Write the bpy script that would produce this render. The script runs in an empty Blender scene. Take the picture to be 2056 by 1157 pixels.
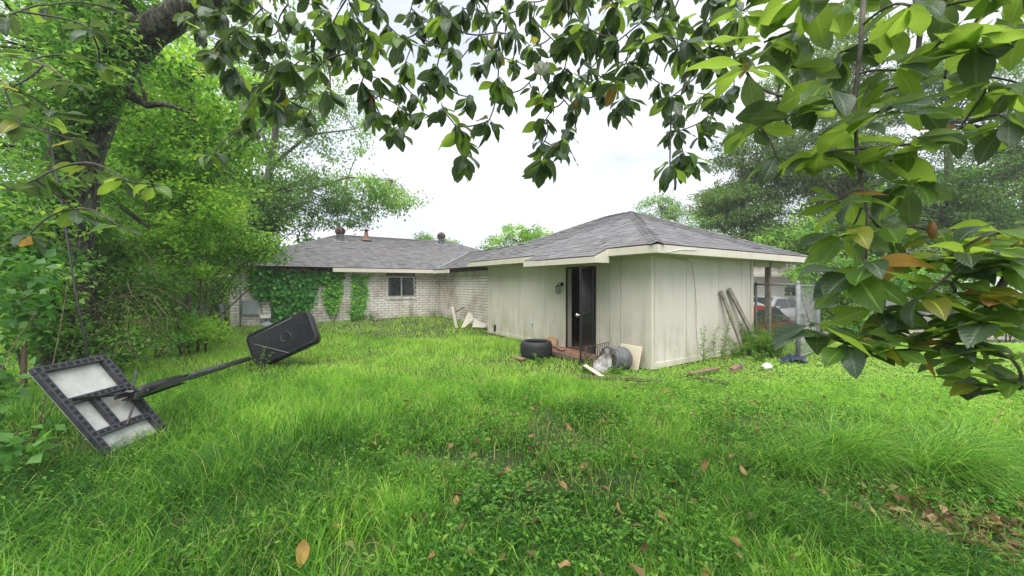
import bpy, math, random
import numpy as np
from mathutils import Vector, Matrix

# ------------------------------------------------------------------ camera, world, sun, exposure
sc = bpy.context.scene
EYE = 1.65
cam_d = bpy.data.cameras.new('camera'); cam = bpy.data.objects.new('camera', cam_d)
sc.collection.objects.link(cam); sc.camera = cam
cam.location = (0, 0, EYE); cam.rotation_euler = (math.radians(90), 0, 0)
cam_d.sensor_width = 36; cam_d.lens = 36*755/2056; cam_d.shift_y = -11.5/2056
cam_d.clip_start = .05; cam_d.clip_end = 500

SUN_EL, SUN_AZ = math.radians(62), math.radians(186)     # azimuth clockwise from +Y (behind the camera)
world = bpy.data.worlds.new('World'); sc.world = world; world.use_nodes = True
wn, wl = world.node_tree.nodes, world.node_tree.links
wn.clear()
wo = wn.new('ShaderNodeOutputWorld'); bg = wn.new('ShaderNodeBackground')
sky = wn.new('ShaderNodeTexSky'); sky.sky_type = 'NISHITA'; sky.sun_disc = False
sky.sun_elevation = SUN_EL; sky.sun_rotation = SUN_AZ
tc = wn.new('ShaderNodeTexCoord'); mp = wn.new('ShaderNodeMapping'); mp.inputs['Scale'].default_value = (1, 1, 2.6)
nz = wn.new('ShaderNodeTexNoise'); nz.inputs['Scale'].default_value = 3.4; nz.inputs['Detail'].default_value = 7; nz.inputs['Roughness'].default_value = .55
cr = wn.new('ShaderNodeValToRGB')
cr.color_ramp.elements[0].position = .34; cr.color_ramp.elements[0].color = (2.45, 2.6, 3.1, 1)
cr.color_ramp.elements[1].position = .60; cr.color_ramp.elements[1].color = (3.5, 3.56, 3.75, 1)
mx = wn.new('ShaderNodeMix'); mx.data_type = 'RGBA'; mx.inputs[0].default_value = .95
wl.new(tc.outputs['Generated'], mp.inputs['Vector']); wl.new(mp.outputs[0], nz.inputs['Vector']); wl.new(nz.outputs['Fac'], cr.inputs[0])
wl.new(sky.outputs[0], mx.inputs[6]); wl.new(cr.outputs[0], mx.inputs[7])
wl.new(mx.outputs[2], bg.inputs['Color']); bg.inputs['Strength'].default_value = .1
wl.new(bg.outputs[0], wo.inputs['Surface'])

sun_d = bpy.data.lights.new('sun', 'SUN'); sun = bpy.data.objects.new('sun', sun_d); sc.collection.objects.link(sun)
sun_d.energy = 1.5; sun_d.angle = math.radians(70); sun_d.color = (1, .96, .88)
sdir = Vector((math.sin(SUN_AZ)*math.cos(SUN_EL), math.cos(SUN_AZ)*math.cos(SUN_EL), math.sin(SUN_EL)))
sun.rotation_euler = sdir.to_track_quat('Z', 'Y').to_euler(); sun.location = sdir*40

vs = sc.view_settings
vs.view_transform = 'Standard'; vs.look = 'None'; vs.exposure = 1.86; vs.gamma = 1; vs.use_curve_mapping = False
sc.cycles.max_bounces = 10; sc.cycles.diffuse_bounces = 7; sc.cycles.glossy_bounces = 2; sc.cycles.transmission_bounces = 8; sc.cycles.transparent_max_bounces = 8
sc.cycles.use_denoising = True
sc.cycles.caustics_reflective = False; sc.cycles.caustics_refractive = False

rng = np.random.default_rng(11); random.seed(11)
R = math.radians

# ------------------------------------------------------------------ frames of reference
def at(px, py, d):                       # a world point seen at photo pixel (px,py), d metres ahead
    return Vector(((px-1028)/755*d, d, EYE-(py-567)/755*d))
C0 = np.array((2.587, 7.0)); Ux = np.array((.839, .544)); Vx = np.array((-.544, .839))
def H(u, v, z=0.):                       # house axes: u along the right shed wall, v along the left one
    p = C0+u*Ux+v*Vx
    return Vector((p[0], p[1], z))
UROT = math.atan2(.544, .839)
def smooth(t): t = np.clip(t, 0, 1); return t*t*(3-2*t)
def to_uv(x, y):
    dx, dy = x-C0[0], y-C0[1]
    return dx*Ux[0]+dy*Ux[1], dx*Vx[0]+dy*Vx[1]
_grid = rng.random((64, 64))
def vnoise(x, y, s):
    x = np.asarray(x, float)*s+100; y = np.asarray(y, float)*s+100
    xi, yi = np.floor(x).astype(int), np.floor(y).astype(int); fx, fy = smooth(x-xi), smooth(y-yi)
    g = lambda a, b: _grid[a % 64, b % 64]
    return (g(xi, yi)*(1-fx)+g(xi+1, yi)*fx)*(1-fy)+(g(xi, yi+1)*(1-fx)+g(xi+1, yi+1)*fx)*fy
def hgt(x, y):
    x = np.asarray(x, float); y = np.asarray(y, float)
    h = -.45*smooth((y-9.8)/2.4)*smooth((x-5.6)/1.6)
    u, v = to_uv(x, y)
    h = h+.10*smooth((v-7)/3)*smooth((2.5-np.abs(u))/2)
    h = h+.10*smooth((-x-3.2)/3)
    h = h+(vnoise(x, y, .8)-.5)*.09*smooth((y-1)/1)*smooth(1-((u > -.6) & (u < 6) & (v > -.6)))
    return h+(vnoise(x, y, .07)-.5)*.0
def hz(x, y): return float(hgt(x, y))

# ------------------------------------------------------------------ object helpers
col = sc.collection
def tag(o, label=None, cat=None, group=None, kind=None):
    if label: o['label'] = label
    if cat: o['category'] = cat
    if group: o['group'] = group
    if kind: o['kind'] = kind
    return o
def thing(name, label, cat, loc=(0, 0, 0), group=None):
    o = bpy.data.objects.new(name, None); col.objects.link(o); o.location = loc; o.empty_display_size = .2
    return tag(o, label, cat, group)
def root_loc(o):
    l = Vector((0, 0, 0))
    while o is not None: l = l+o.location; o = o.parent
    return l
def link(name, me, parent=None, loc=(0, 0, 0)):
    o = bpy.data.objects.new(name, me); col.objects.link(o); o.location = loc
    if parent is not None: o.parent = parent
    return o

class MB:
    """collects shapes in world coordinates; build() links them as one mesh object"""
    def __init__(s): s.v = []; s.f = []; s.m = []; s.sm = []
    def add(s, vs, fs, mi=0, smooth=False):
        b = len(s.v); s.v += [tuple(p) for p in vs]; s.f += [tuple(i+b for i in f) for f in fs]
        s.m += [mi]*len(fs); s.sm += [smooth]*len(fs); return s
    def box(s, c, sx, sy, sz, ax=None, ay=None, az=None, mi=0):        # centre, full sizes, axes
        c = Vector(c); ax = Vector(ax or (1, 0, 0)); ay = Vector(ay or (0, 1, 0)); az = Vector(az) if az else ax.cross(ay)
        vs = [c+ax*(i*sx/2)+ay*(j*sy/2)+az*(k*sz/2) for i in (-1, 1) for j in (-1, 1) for k in (-1, 1)]
        return s.add(vs, [(0, 1, 3, 2), (4, 6, 7, 5), (0, 4, 5, 1), (2, 3, 7, 6), (0, 2, 6, 4), (1, 5, 7, 3)], mi)
    def ubox(s, u0, u1, v0, v1, z0, z1, mi=0):                          # box in house axes
        return s.box(H((u0+u1)/2, (v0+v1)/2, (z0+z1)/2), u1-u0, v1-v0, z1-z0, (Ux[0], Ux[1], 0), (Vx[0], Vx[1], 0), (0, 0, 1), mi)
    def beam(s, a, b, w, t, up=(0, 0, 1), mi=0):                        # bar from a to b: width w (side), thickness t (towards up)
        a, b = Vector(a), Vector(b); d = b-a; L = d.length; d.normalize()
        side = d.cross(Vector(up)); side.normalize(); n = side.cross(d)
        return s.box((a+b)/2, L, w, t, d, side, n, mi)
    def tube(s, pts, rad, n=8, cap=True, mi=0, smooth=True):
        pts = [Vector(p) for p in pts]; rad = [rad]*len(pts) if isinstance(rad, (int, float)) else rad
        vs, fs = [], []; prev = None
        for i, p in enumerate(pts):
            d = (pts[min(i+1, len(pts)-1)]-pts[max(i-1, 0)]).normalized()
            x = prev-d*prev.dot(d) if prev is not None else d.orthogonal()
            if x.length < 1e-4: x = d.orthogonal()
            x.normalize(); prev = x; y = d.cross(x)
            for k in range(n):
                a = 2*math.pi*k/n; vs.append(p+(x*math.cos(a)+y*math.sin(a))*rad[i])
        for i in range(len(pts)-1):
            for k in range(n): fs.append((i*n+k, i*n+(k+1) % n, (i+1)*n+(k+1) % n, (i+1)*n+k))
        if cap: fs.append(tuple(range(n))[::-1]); fs.append(tuple((len(pts)-1)*n+k for k in range(n)))
        return s.add(vs, fs, mi, smooth)
    def lathe(s, c, prof, n=20, axis=(0, 0, 1), mi=0, smooth=True):     # prof: (radius, height) list
        c = Vector(c); az = Vector(axis).normalized(); ax = az.orthogonal().normalized(); ay = az.cross(ax)
        vs = [c+az*h+(ax*math.cos(2*math.pi*k/n)+ay*math.sin(2*math.pi*k/n))*r for r, h in prof for k in range(n)]
        fs = [(i*n+k, i*n+(k+1) % n, (i+1)*n+(k+1) % n, (i+1)*n+k) for i in range(len(prof)-1) for k in range(n)]
        return s.add(vs, fs, mi, smooth)
    def prism(s, poly, n, t, mi=0):                                     # polygon (world points) thickened along n
        n = Vector(n)*t; k = len(poly); a = [Vector(p) for p in poly]
        fs = [tuple(range(k)), tuple(range(2*k-1, k-1, -1))]+[(i, k+i, k+(i+1) % k, (i+1) % k) for i in range(k)]
        return s.add(a+[p+n for p in a], fs, mi)
    def build(s, name, mats, parent=None, bevel=0, loc=None, kind=None):
        me = bpy.data.meshes.new(name)
        off = root_loc(parent) if parent is not None else (Vector(loc) if loc is not None else Vector((0, 0, 0)))
        me.from_pydata([(p[0]-off.x, p[1]-off.y, p[2]-off.z) for p in s.v], [], s.f)
        for m in (mats if isinstance(mats, (list, tuple)) else [mats]): me.materials.append(m)
        me.polygons.foreach_set('material_index', s.m); me.polygons.foreach_set('use_smooth', s.sm)
        o = link(name, me, parent, (0, 0, 0) if parent is not None else off)
        if bevel:
            b = o.modifiers.new('bevel', 'BEVEL'); b.width = bevel; b.segments = 2; b.limit_method = 'ANGLE'
        if kind: o['kind'] = kind
        return o

def np_mesh(name, verts, faces, mat, tint=None, parent=None, smooth_=False, kind=None):
    """verts (N,3) world, faces: list of int arrays (M,k)"""
    me = bpy.data.meshes.new(name)
    off = np.array(root_loc(parent)) if parent is not None else np.zeros(3)
    v = np.asarray(verts, np.float32)-off.astype(np.float32)
    me.vertices.add(len(v)); me.vertices.foreach_set('co', v.ravel())
    loops = np.concatenate([f.ravel() for f in faces]).astype(np.int32)
    tot = np.concatenate([np.full(len(f), f.shape[1], np.int32) for f in faces])
    start = np.concatenate(([0], np.cumsum(tot)[:-1])).astype(np.int32)
    me.loops.add(len(loops)); me.loops.foreach_set('vertex_index', loops)
    me.polygons.add(len(tot)); me.polygons.foreach_set('loop_start', start); me.polygons.foreach_set('loop_total', tot)
    if smooth_: me.polygons.foreach_set('use_smooth', np.ones(len(tot), bool))
    me.materials.append(mat)
    if tint is not None:
        a = me.attributes.new('tint', 'FLOAT', 'POINT'); a.data.foreach_set('value', np.asarray(tint, np.float32))
    me.update(calc_edges=True); me.validate()
    o = link(name, me, parent)
    if kind: o['kind'] = kind
    return o

def unit(a): return a/np.maximum(np.linalg.norm(a, axis=-1, keepdims=True), 1e-9)
def leaves_geo(pos, d, up, size, width=.5, fold=.12):
    """kite leaves: pos (N,3) base, d direction, up normal hint"""
    n = len(pos); side = unit(np.cross(d, up)); nn = np.cross(side, d); size = size[:, None]
    v = np.empty((n, 4, 3))
    v[:, 0] = pos; v[:, 1] = pos+d*size*.45+side*size*width*.5+nn*size*fold
    v[:, 2] = pos+d*size; v[:, 3] = pos+d*size*.45-side*size*width*.5+nn*size*fold
    i = np.arange(n)[:, None]*4
    return v.reshape(-1, 3), [np.hstack((i, i+1, i+2)), np.hstack((i, i+2, i+3))]
def blades_geo(pos, h, w, az, lean, bend, seg=3):
    """curved grass blades"""
    n = len(pos); dx = np.stack((np.cos(az), np.sin(az), 0*az), 1); sd = np.stack((-np.sin(az), np.cos(az), 0*az), 1)
    tw = rng.random(n)*math.pi; sd = sd*np.cos(tw)[:, None]+dx*np.sin(tw)[:, None]
    ang = lean.copy(); p = pos.copy(); out = []
    for k in range(seg):
        ww = (w*(1-(k/seg)**1.6)*.5)[:, None]
        out += [p+sd*ww, p-sd*ww]
        st = (h/seg)[:, None]
        p = p+dx*np.sin(ang)[:, None]*st+np.array((0, 0, 1.))*np.cos(ang)[:, None]*st
        ang = np.minimum(ang+bend/seg*(1+k*.5), 2.1)
    out.append(p)
    v = np.stack(out, 1); m = 2*seg+1; i = np.arange(n)[:, None]*m
    q = [np.hstack((i+2*k, i+2*k+1, i+2*k+3, i+2*k+2)) for k in range(seg-1)]
    t = [np.hstack((i+2*seg-2, i+2*seg-1, i+2*seg))]
    return v.reshape(-1, 3), q+t, m
# ------------------------------------------------------------------ materials (all procedural)
def nm(name):
    m = bpy.data.materials.new(name); m.use_nodes = True
    nt = m.node_tree; b = nt.nodes['Principled BSDF']; return m, nt, b
def noise(nt, scale, detail=4, rough=.55, coord='pos', stretch=None):
    n = nt.nodes.new('ShaderNodeTexNoise'); n.inputs['Scale'].default_value = scale; n.inputs['Detail'].default_value = detail; n.inputs['Roughness'].default_value = rough
    if coord == 'pos': src = nt.nodes.new('ShaderNodeNewGeometry').outputs['Position']
    else: src = nt.nodes.new('ShaderNodeTexCoord').outputs['Object']
    if stretch:
        mpn = nt.nodes.new('ShaderNodeMapping'); mpn.inputs['Scale'].default_value = stretch; nt.links.new(src, mpn.inputs[0]); src = mpn.outputs[0]
    nt.links.new(src, n.inputs['Vector']); return n.outputs['Fac']
def ramp(nt, fac, stops):
    r = nt.nodes.new('ShaderNodeValToRGB'); e = r.color_ramp.elements
    while len(e) < len(stops): e.new(.5)
    for i, (p, c) in enumerate(stops): e[i].position = p; e[i].color = (*c, 1)
    nt.links.new(fac, r.inputs[0]); return r.outputs[0]
def mix(nt, fac, a, b, mode='MIX'):
    m = nt.nodes.new('ShaderNodeMix'); m.data_type = 'RGBA'; m.blend_type = mode
    for i, x in ((0, fac), (6, a), (7, b)):
        if isinstance(x, (int, float)): m.inputs[i].default_value = x
        elif isinstance(x, tuple): m.inputs[i].default_value = (*x, 1)
        else: nt.links.new(x, m.inputs[i])
    return m.outputs[2]
def math_(nt, op, a, b=0.):
    m = nt.nodes.new('ShaderNodeMath'); m.operation = op; m.use_clamp = False
    for i, x in enumerate((a, b)):
        if isinstance(x, (int, float)): m.inputs[i].default_value = x
        else: nt.links.new(x, m.inputs[i])
    return m.outputs[0]
def bump(nt, b, fac, strength=.3, dist=.01):
    n = nt.nodes.new('ShaderNodeBump'); n.inputs['Strength'].default_value = strength; n.inputs['Distance'].default_value = dist
    nt.links.new(fac, n.inputs['Height']); nt.links.new(n.outputs[0], b.inputs['Normal'])
def surf(name, stops, scale=4, rough=.7, metal=0, bmp=None, spec=.5, detail=5, stretch=None, coord='pos'):
    m, nt, b = nm(name); f = noise(nt, scale, detail, coord=coord, stretch=stretch)
    nt.links.new(ramp(nt, f, stops), b.inputs['Base Color'])
    b.inputs['Roughness'].default_value = rough; b.inputs['Metallic'].default_value = metal; b.inputs['Specular IOR Level'].default_value = spec
    if bmp: bump(nt, b, noise(nt, bmp[0], 4, coord=coord, stretch=stretch), bmp[1], bmp[2])
    return m
def foliage(name, stops, trans=.45, rough=.5, spec=.35, tcol=1.75, patch=None):
    """leaf or blade material: per-leaf tint attribute through a ramp, part translucent"""
    m, nt, b = nm(name)
    a = nt.nodes.new('ShaderNodeAttribute'); a.attribute_name = 'tint'
    c = ramp(nt, a.outputs['Fac'], stops)
    if patch: c = mix(nt, ramp(nt, noise(nt, patch[0], 3), [(.4, (0, 0, 0)), (.62, (1, 1, 1))]), c, mix(nt, 1., c, patch[1], 'MULTIPLY'))
    nt.links.new(c, b.inputs['Base Color']); b.inputs['Roughness'].default_value = rough; b.inputs['Specular IOR Level'].default_value = spec
    t = nt.nodes.new('ShaderNodeBsdfTranslucent'); mul = mix(nt, 1., c, (tcol*1.08, tcol*1.03, tcol*.62), 'MULTIPLY'); nt.links.new(mul, t.inputs[0])
    ms = nt.nodes.new('ShaderNodeMixShader'); ms.inputs[0].default_value = trans
    nt.links.new(b.outputs[0], ms.inputs[1]); nt.links.new(t.outputs[0], ms.inputs[2])
    nt.links.new(ms.outputs[0], nt.nodes['Material Output'].inputs[0]); return m

M = {}
M['soil'] = surf('soil', [(.3, (.035, .045, .014)), (.5, (.05, .075, .02)), (.7, (.075, .05, .028))], 3.5, .95, bmp=(30, .6, .03))
M['concrete'] = surf('concrete', [(.3, (.34, .29, .26)), (.7, (.46, .41, .38))], .8, .9, bmp=(40, .2, .01))
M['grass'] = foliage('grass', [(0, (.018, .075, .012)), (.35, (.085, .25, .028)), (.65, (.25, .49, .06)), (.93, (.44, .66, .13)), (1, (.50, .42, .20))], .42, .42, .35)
M['clover'] = foliage('clover', [(0, (.045, .15, .022)), (.5, (.175, .39, .055)), (1, (.38, .60, .13))], .42, .5, .25)
M['weed'] = foliage('weed', [(0, (.06, .17, .035)), (.6, (.13, .31, .04)), (1, (.25, .43, .06))], .45, .45, .3)
M['leaf_bright'] = foliage('leaf_bright', [(0, (.07, .18, .03)), (.5, (.20, .41, .06)), (1, (.38, .56, .11))], .52, .5, .25)
M['leaf_mid'] = foliage('leaf_mid', [(0, (.045, .13, .03)), (.5, (.14, .32, .065)), (1, (.29, .47, .11))], .48, .5, .25)
M['leaf_dark'] = foliage('leaf_dark', [(0, (.035, .09, .022)), (.5, (.085, .19, .042)), (1, (.15, .29, .065))], .42, .5, .25)
M['leaf_pale'] = foliage('leaf_pale', [(0, (.07, .17, .04)), (.5, (.16, .32, .07)), (1, (.26, .43, .10))], .5, .5, .25)
M['needle'] = foliage('needle', [(0, (.06, .12, .035)), (.5, (.125, .23, .06)), (.9, (.21, .34, .085)), (1, (.22, .19, .11))], .38, .6, .2)
M['ivy'] = foliage('ivy', [(0, (.03, .15, .03)), (.5, (.07, .28, .045)), (.9, (.18, .44, .06)), (1, (.26, .50, .07))], .35, .45, .35)
M['vine'] = foliage('vine', [(0, (.04, .14, .025)), (.6, (.08, .22, .04)), (1, (.13, .29, .06))], .4, .4, .5)
M['dry'] = foliage('dry', [(0, (.09, .06, .032)), (.6, (.22, .15, .08)), (1, (.38, .27, .15))], .15, .8, .1)
M['twigs'] = surf('twigs', [(.3, (.07, .05, .032)), (.7, (.16, .12, .08))], 14, .9)
M['bark'] = surf('bark', [(.36, (.014, .013, .010)), (.5, (.06, .055, .042)), (.64, (.15, .145, .12))], 16, .95, bmp=(26, 1., .09), stretch=(1, 1, .25), detail=7)
M['bark_pale'] = surf('bark_pale', [(.3, (.06, .05, .042)), (.7, (.17, .15, .12))], 8, .95, bmp=(20, .8, .03), stretch=(1, 1, .3))
M['magnolia_bark'] = surf('magnolia_bark', [(.3, (.05, .045, .038)), (.7, (.13, .12, .10))], 20, .85, bmp=(60, .5, .01))

def magnolia(name, base, back, trans, rough=.28, blotch=(.10, .09, .02)):
    m, nt, b = nm(name)
    oi = nt.nodes.new('ShaderNodeAttribute'); oi.attribute_name = 'tint'
    f = oi.outputs['Fac']
    c = ramp(nt, f, [(0, tuple(x*.7 for x in base)), (.5, base), (1, tuple(x*1.55 for x in base))])
    sp = ramp(nt, noise(nt, 34, 3), [(.6, (0, 0, 0)), (.75, (1, 1, 1))])
    c = mix(nt, math_(nt, 'MULTIPLY', sp, .4), c, blotch)
    nt.links.new(c, b.inputs['Base Color']); b.inputs['Roughness'].default_value = rough; b.inputs['Specular IOR Level'].default_value = .5
    ra = nt.nodes.new('ShaderNodeAttribute'); ra.attribute_name = 'rib'; va = nt.nodes.new('ShaderNodeAttribute'); va.attribute_name = 'vein'
    sn = math_(nt, 'SINE', math_(nt, 'MULTIPLY', va.outputs['Fac'], 60.))
    c = mix(nt, ramp(nt, sn, [(.55, (0, 0, 0)), (1., (.28, .28, .28))]), c, tuple(x*2.2 for x in base))
    c = mix(nt, ramp(nt, ra.outputs['Fac'], [(.86, (0, 0, 0)), (.97, (.7, .7, .7))]), c, tuple(min(1, x*3.2+.02) for x in base))
    nt.links.new(c, b.inputs['Base Color']); bump(nt, b, math_(nt, 'ADD', noise(nt, 40, 3), math_(nt, 'MULTIPLY', sn, .25)), .3, .004)
    t = nt.nodes.new('ShaderNodeBsdfTranslucent'); t.inputs[0].default_value = (*back, 1)
    ms = nt.nodes.new('ShaderNodeMixShader'); ms.inputs[0].default_value = trans
    nt.links.new(b.outputs[0], ms.inputs[1]); nt.links.new(t.outputs[0], ms.inputs[2])
    nt.links.new(ms.outputs[0], nt.nodes['Material Output'].inputs[0]); return m
M['mag_green'] = magnolia('mag_green', (.055, .092, .050), (.16, .25, .065), .38)
M['mag_light'] = magnolia('mag_light', (.10, .19, .04), (.34, .52, .06), .58)
M['mag_amber'] = magnolia('mag_amber', (.32, .19, .06), (.55, .32, .08), .45, .5)
M['mag_yellow'] = magnolia('mag_yellow', (.20, .22, .03), (.50, .48, .04), .5, .4)
M['petal'] = surf('petal', [(.3, (.8, .78, .68)), (.7, (.86, .85, .8))], 10, .5)
M['dead_leaf'] = surf('dead_leaf', [(.3, (.16, .07, .03)), (.5, (.28, .14, .06)), (.7, (.42, .27, .13))], 7, .7, bmp=(40, .4, .004))
M['dead_tan'] = surf('dead_tan', [(.3, (.42, .24, .07)), (.7, (.58, .38, .13))], 12, .7, bmp=(40, .4, .004))

# painted, weather-worn brick
def brick_mat():
    m, nt, b = nm('washed_brick')
    big = noise(nt, .9, 3); mid = noise(nt, 4.2, 2); fine = noise(nt, 26, 5, .7)
    paint = ramp(nt, mid, [(.3, (.66, .61, .56)), (.5, (.77, .73, .68)), (.7, (.84, .82, .78))])
    wear = math_(nt, 'ADD', math_(nt, 'MULTIPLY', big, .55), math_(nt, 'MULTIPLY', fine, .45))
    c = mix(nt, ramp(nt, wear, [(.50, (0, 0, 0)), (.66, (.85, .85, .85))]), paint, (.33, .22, .16))
    pz = nt.nodes.new('ShaderNodeSeparateXYZ'); nt.links.new(nt.nodes.new('ShaderNodeNewGeometry').outputs['Position'], pz.inputs[0])
    low = math_(nt, 'MULTIPLY', ramp(nt, pz.outputs[2], [(.02, (1, 1, 1)), (.62, (0, 0, 0))]), ramp(nt, noise(nt, 2.3, 5), [(.38, (0, 0, 0)), (.6, (1, 1, 1))]))
    c = mix(nt, math_(nt, 'MULTIPLY', low, .6), c, (.20, .15, .09))
    nt.links.new(c, b.inputs['Base Color']); b.inputs['Roughness'].default_value = .9; bump(nt, b, fine, .4, .008); return m
M['brick'] = brick_mat()
M['mortar'] = surf('mortar', [(.3, (.11, .085, .065)), (.7, (.22, .175, .14))], 9, .95, bmp=(60, .4, .006))
def shingle_mat():
    m, nt, b = nm('shingle')
    a = noise(nt, 3.3, 2); f = noise(nt, 60, 3, .8); g = noise(nt, .55, 4)
    c = ramp(nt, a, [(.3, (.12, .118, .125)), (.5, (.18, .178, .187)), (.7, (.25, .248, .258))])
    c = mix(nt, .35, c, ramp(nt, f, [(.3, (.03, .03, .033)), (.7, (.20, .195, .20))]))
    c = mix(nt, math_(nt, 'MULTIPLY', ramp(nt, g, [(.5, (0, 0, 0)), (.66, (1, 1, 1))]), .5), c, (.17, .155, .15))
    nt.links.new(c, b.inputs['Base Color']); b.inputs['Roughness'].default_value = .9; bump(nt, b, f, .5, .006); return m
M['shingle'] = shingle_mat()
def siding_mat(name, base, dirt=.8):
    m, nt, b = nm(name)
    pz = nt.nodes.new('ShaderNodeSeparateXYZ'); nt.links.new(nt.nodes.new('ShaderNodeNewGeometry').outputs['Position'], pz.inputs[0])
    st = noise(nt, 5, 6, .65, stretch=(1, 1, .22)); bl = noise(nt, 1.6, 5, .6)
    c = ramp(nt, noise(nt, 1.1, 5), [(.3, tuple(x*.93 for x in base)), (.7, base)])
    hz_ = ramp(nt, pz.outputs[2], [(.0, (1, 1, 1)), (.30, (.6, .6, .6)), (1.0, (.12, .12, .12))])
    fac = math_(nt, 'MULTIPLY', hz_, ramp(nt, math_(nt, 'ADD', math_(nt, 'MULTIPLY', st, .6), math_(nt, 'MULTIPLY', bl, .4)), [(.43, (0, 0, 0)), (.58, (1, 1, 1))]))
    c = mix(nt, math_(nt, 'MULTIPLY', fac, dirt), c, (.27, .26, .13))
    sk = ramp(nt, st, [(.56, (0, 0, 0)), (.75, (1, 1, 1))])
    c = mix(nt, math_(nt, 'MULTIPLY', sk, .30), c, (.40, .37, .28))
    nt.links.new(c, b.inputs['Base Color']); b.inputs['Roughness'].default_value = .62
    bump(nt, b, noise(nt, 90, 3, .6, stretch=(1, 1, .12)), .12, .004); return m
M['siding'] = siding_mat('siding', (.68, .63, .575)); M['trim'] = siding_mat('trim', (.66, .62, .53), .5)
M['cream'] = surf('cream_paint', [(.3, (.66, .58, .42)), (.7, (.76, .69, .53))], 3, .6)
M['soffit'] = surf('soffit', [(.3, (.50, .46, .38)), (.7, (.58, .55, .47))], 3, .8)
M['dark_wood'] = surf('rotten_wood', [(.3, (.03, .024, .018)), (.7, (.12, .085, .06))], 10, .9, stretch=(1, 1, 1), bmp=(40, .6, .01))
M['grey_wood'] = surf('grey_wood', [(.3, (.17, .14, .11)), (.7, (.34, .30, .25))], 9, .9, bmp=(50, .5, .008))
M['brown_wood'] = surf('brown_wood', [(.3, (.13, .075, .05)), (.7, (.30, .19, .13))], 8, .8, bmp=(40, .5, .008))
M['red_wood'] = surf('red_wood', [(.3, (.24, .11, .075)), (.7, (.42, .24, .17))], 6, .85, bmp=(30, .5, .01))
M['new_wood'] = surf('new_wood', [(.3, (.15, .10, .06)), (.7, (.27, .19, .12))], 7, .75)
M['iron'] = surf('black_iron', [(.3, (.012, .012, .014)), (.7, (.035, .033, .032))], 20, .45, .3)
M['plastic'] = surf('black_plastic', [(.3, (.005, .006, .008)), (.66, (.010, .012, .015)), (.85, (.035, .04, .045))], 9, .36, bmp=(14, .25, .02), spec=.35)
M['plastic_grey'] = surf('grey_plastic', [(.3, (.022, .023, .028)), (.7, (.055, .058, .07))], 14, .45)
M['void'] = surf('slot_shadow', [(.3, (.008, .008, .009)), (.7, (.014, .014, .015))], 10, .9)
M['pole'] = surf('pole_paint', [(.3, (.03, .034, .04)), (.7, (.075, .08, .09))], 12, .4, .2)
M['board'] = surf('board_sheet', [(.3, (.30, .30, .27)), (.5, (.48, .49, .46)), (.7, (.60, .61, .59))], 5, .4)
M['rubber'] = surf('rubber', [(.3, (.012, .013, .014)), (.7, (.03, .032, .034))], 16, .6)
M['galv'] = surf('galvanised', [(.3, (.14, .155, .16)), (.7, (.24, .255, .26))], 12, .65, .1)
M['zinc'] = surf('zinc_tank', [(.3, (.09, .08, .07)), (.42, (.12, .125, .13)), (.7, (.22, .23, .235))], 6, .6, .25)
M['rust'] = surf('rusty_metal', [(.3, (.035, .017, .014)), (.5, (.09, .04, .032)), (.7, (.14, .08, .065))], 14, .8)
M['alu'] = surf('aluminium', [(.3, (.45, .46, .45)), (.7, (.6, .61, .6))], 8, .45, .4)
M['panel_grey'] = surf('grey_enamel', [(.3, (.25, .28, .30)), (.7, (.33, .36, .38))], 3, .5)
M['white'] = surf('white_paint', [(.3, (.68, .69, .68)), (.7, (.8, .8, .8))], 2, .6)
M['white_wall'] = surf('white_wall', [(.3, (.72, .70, .68)), (.7, (.8, .79, .77))], 1, .7)
M['pink_roof'] = surf('pale_roof', [(.3, (.40, .34, .33)), (.7, (.52, .46, .45))], 5, .9)
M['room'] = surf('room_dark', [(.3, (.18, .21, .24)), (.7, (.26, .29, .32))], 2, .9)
M['curtain'] = surf('curtain', [(.3, (.34, .35, .36)), (.7, (.52, .53, .54))], 3, .9, stretch=(6, 6, .2))
M['chrome'] = surf('knob_metal', [(.3, (.6, .6, .6)), (.7, (.7, .7, .7))], 4, .2, 1)
M['red_paint'] = surf('red_car_paint', [(.3, (.20, .018, .013)), (.7, (.25, .024, .018))], 1, .3)
M['silver_paint'] = surf('silver_car_paint', [(.3, (.34, .36, .37)), (.7, (.40, .42, .43))], 1, .35)
M['car_glass'] = surf('car_glass', [(.3, (.02, .03, .035)), (.7, (.03, .04, .045))], 1, .08)
M['tail'] = surf('tail_lamp', [(.3, (.6, .05, .04)), (.7, (.7, .08, .05))], 1, .2)
M['blue_tarp'] = surf('blue_tarp', [(.3, (.02, .03, .07)), (.7, (.04, .055, .12))], 6, .5, bmp=(14, .8, .03))
M['bag'] = surf('white_bag', [(.3, (.7, .7, .7)), (.7, (.82, .82, .82))], 6, .4, bmp=(20, .8, .02))
M['cardboard'] = surf('cardboard', [(.3, (.42, .25, .15)), (.7, (.56, .38, .25))], 5, .85)
M['cable'] = surf('black_cable', [(.3, (.012, .012, .012)), (.7, (.025, .025, .025))], 5, .6)
m, nt, b = nm('window_glass')                        # thin pane: mostly clear, some sky reflection
tr_ = nt.nodes.new('ShaderNodeBsdfTransparent'); nt.links.new(ramp(nt, noise(nt, 6, 3), [(.3, (.66, .70, .70)), (.7, (.84, .86, .86))]), tr_.inputs[0])
gl_ = nt.nodes.new('ShaderNodeBsdfGlossy'); gl_.inputs['Roughness'].default_value = .05; fr_ = nt.nodes.new('ShaderNodeFresnel'); fr_.inputs[0].default_value = 1.6
ms_ = nt.nodes.new('ShaderNodeMixShader'); nt.links.new(fr_.outputs[0], ms_.inputs[0]); nt.links.new(tr_.outputs[0], ms_.inputs[1]); nt.links.new(gl_.outputs[0], ms_.inputs[2])
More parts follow.
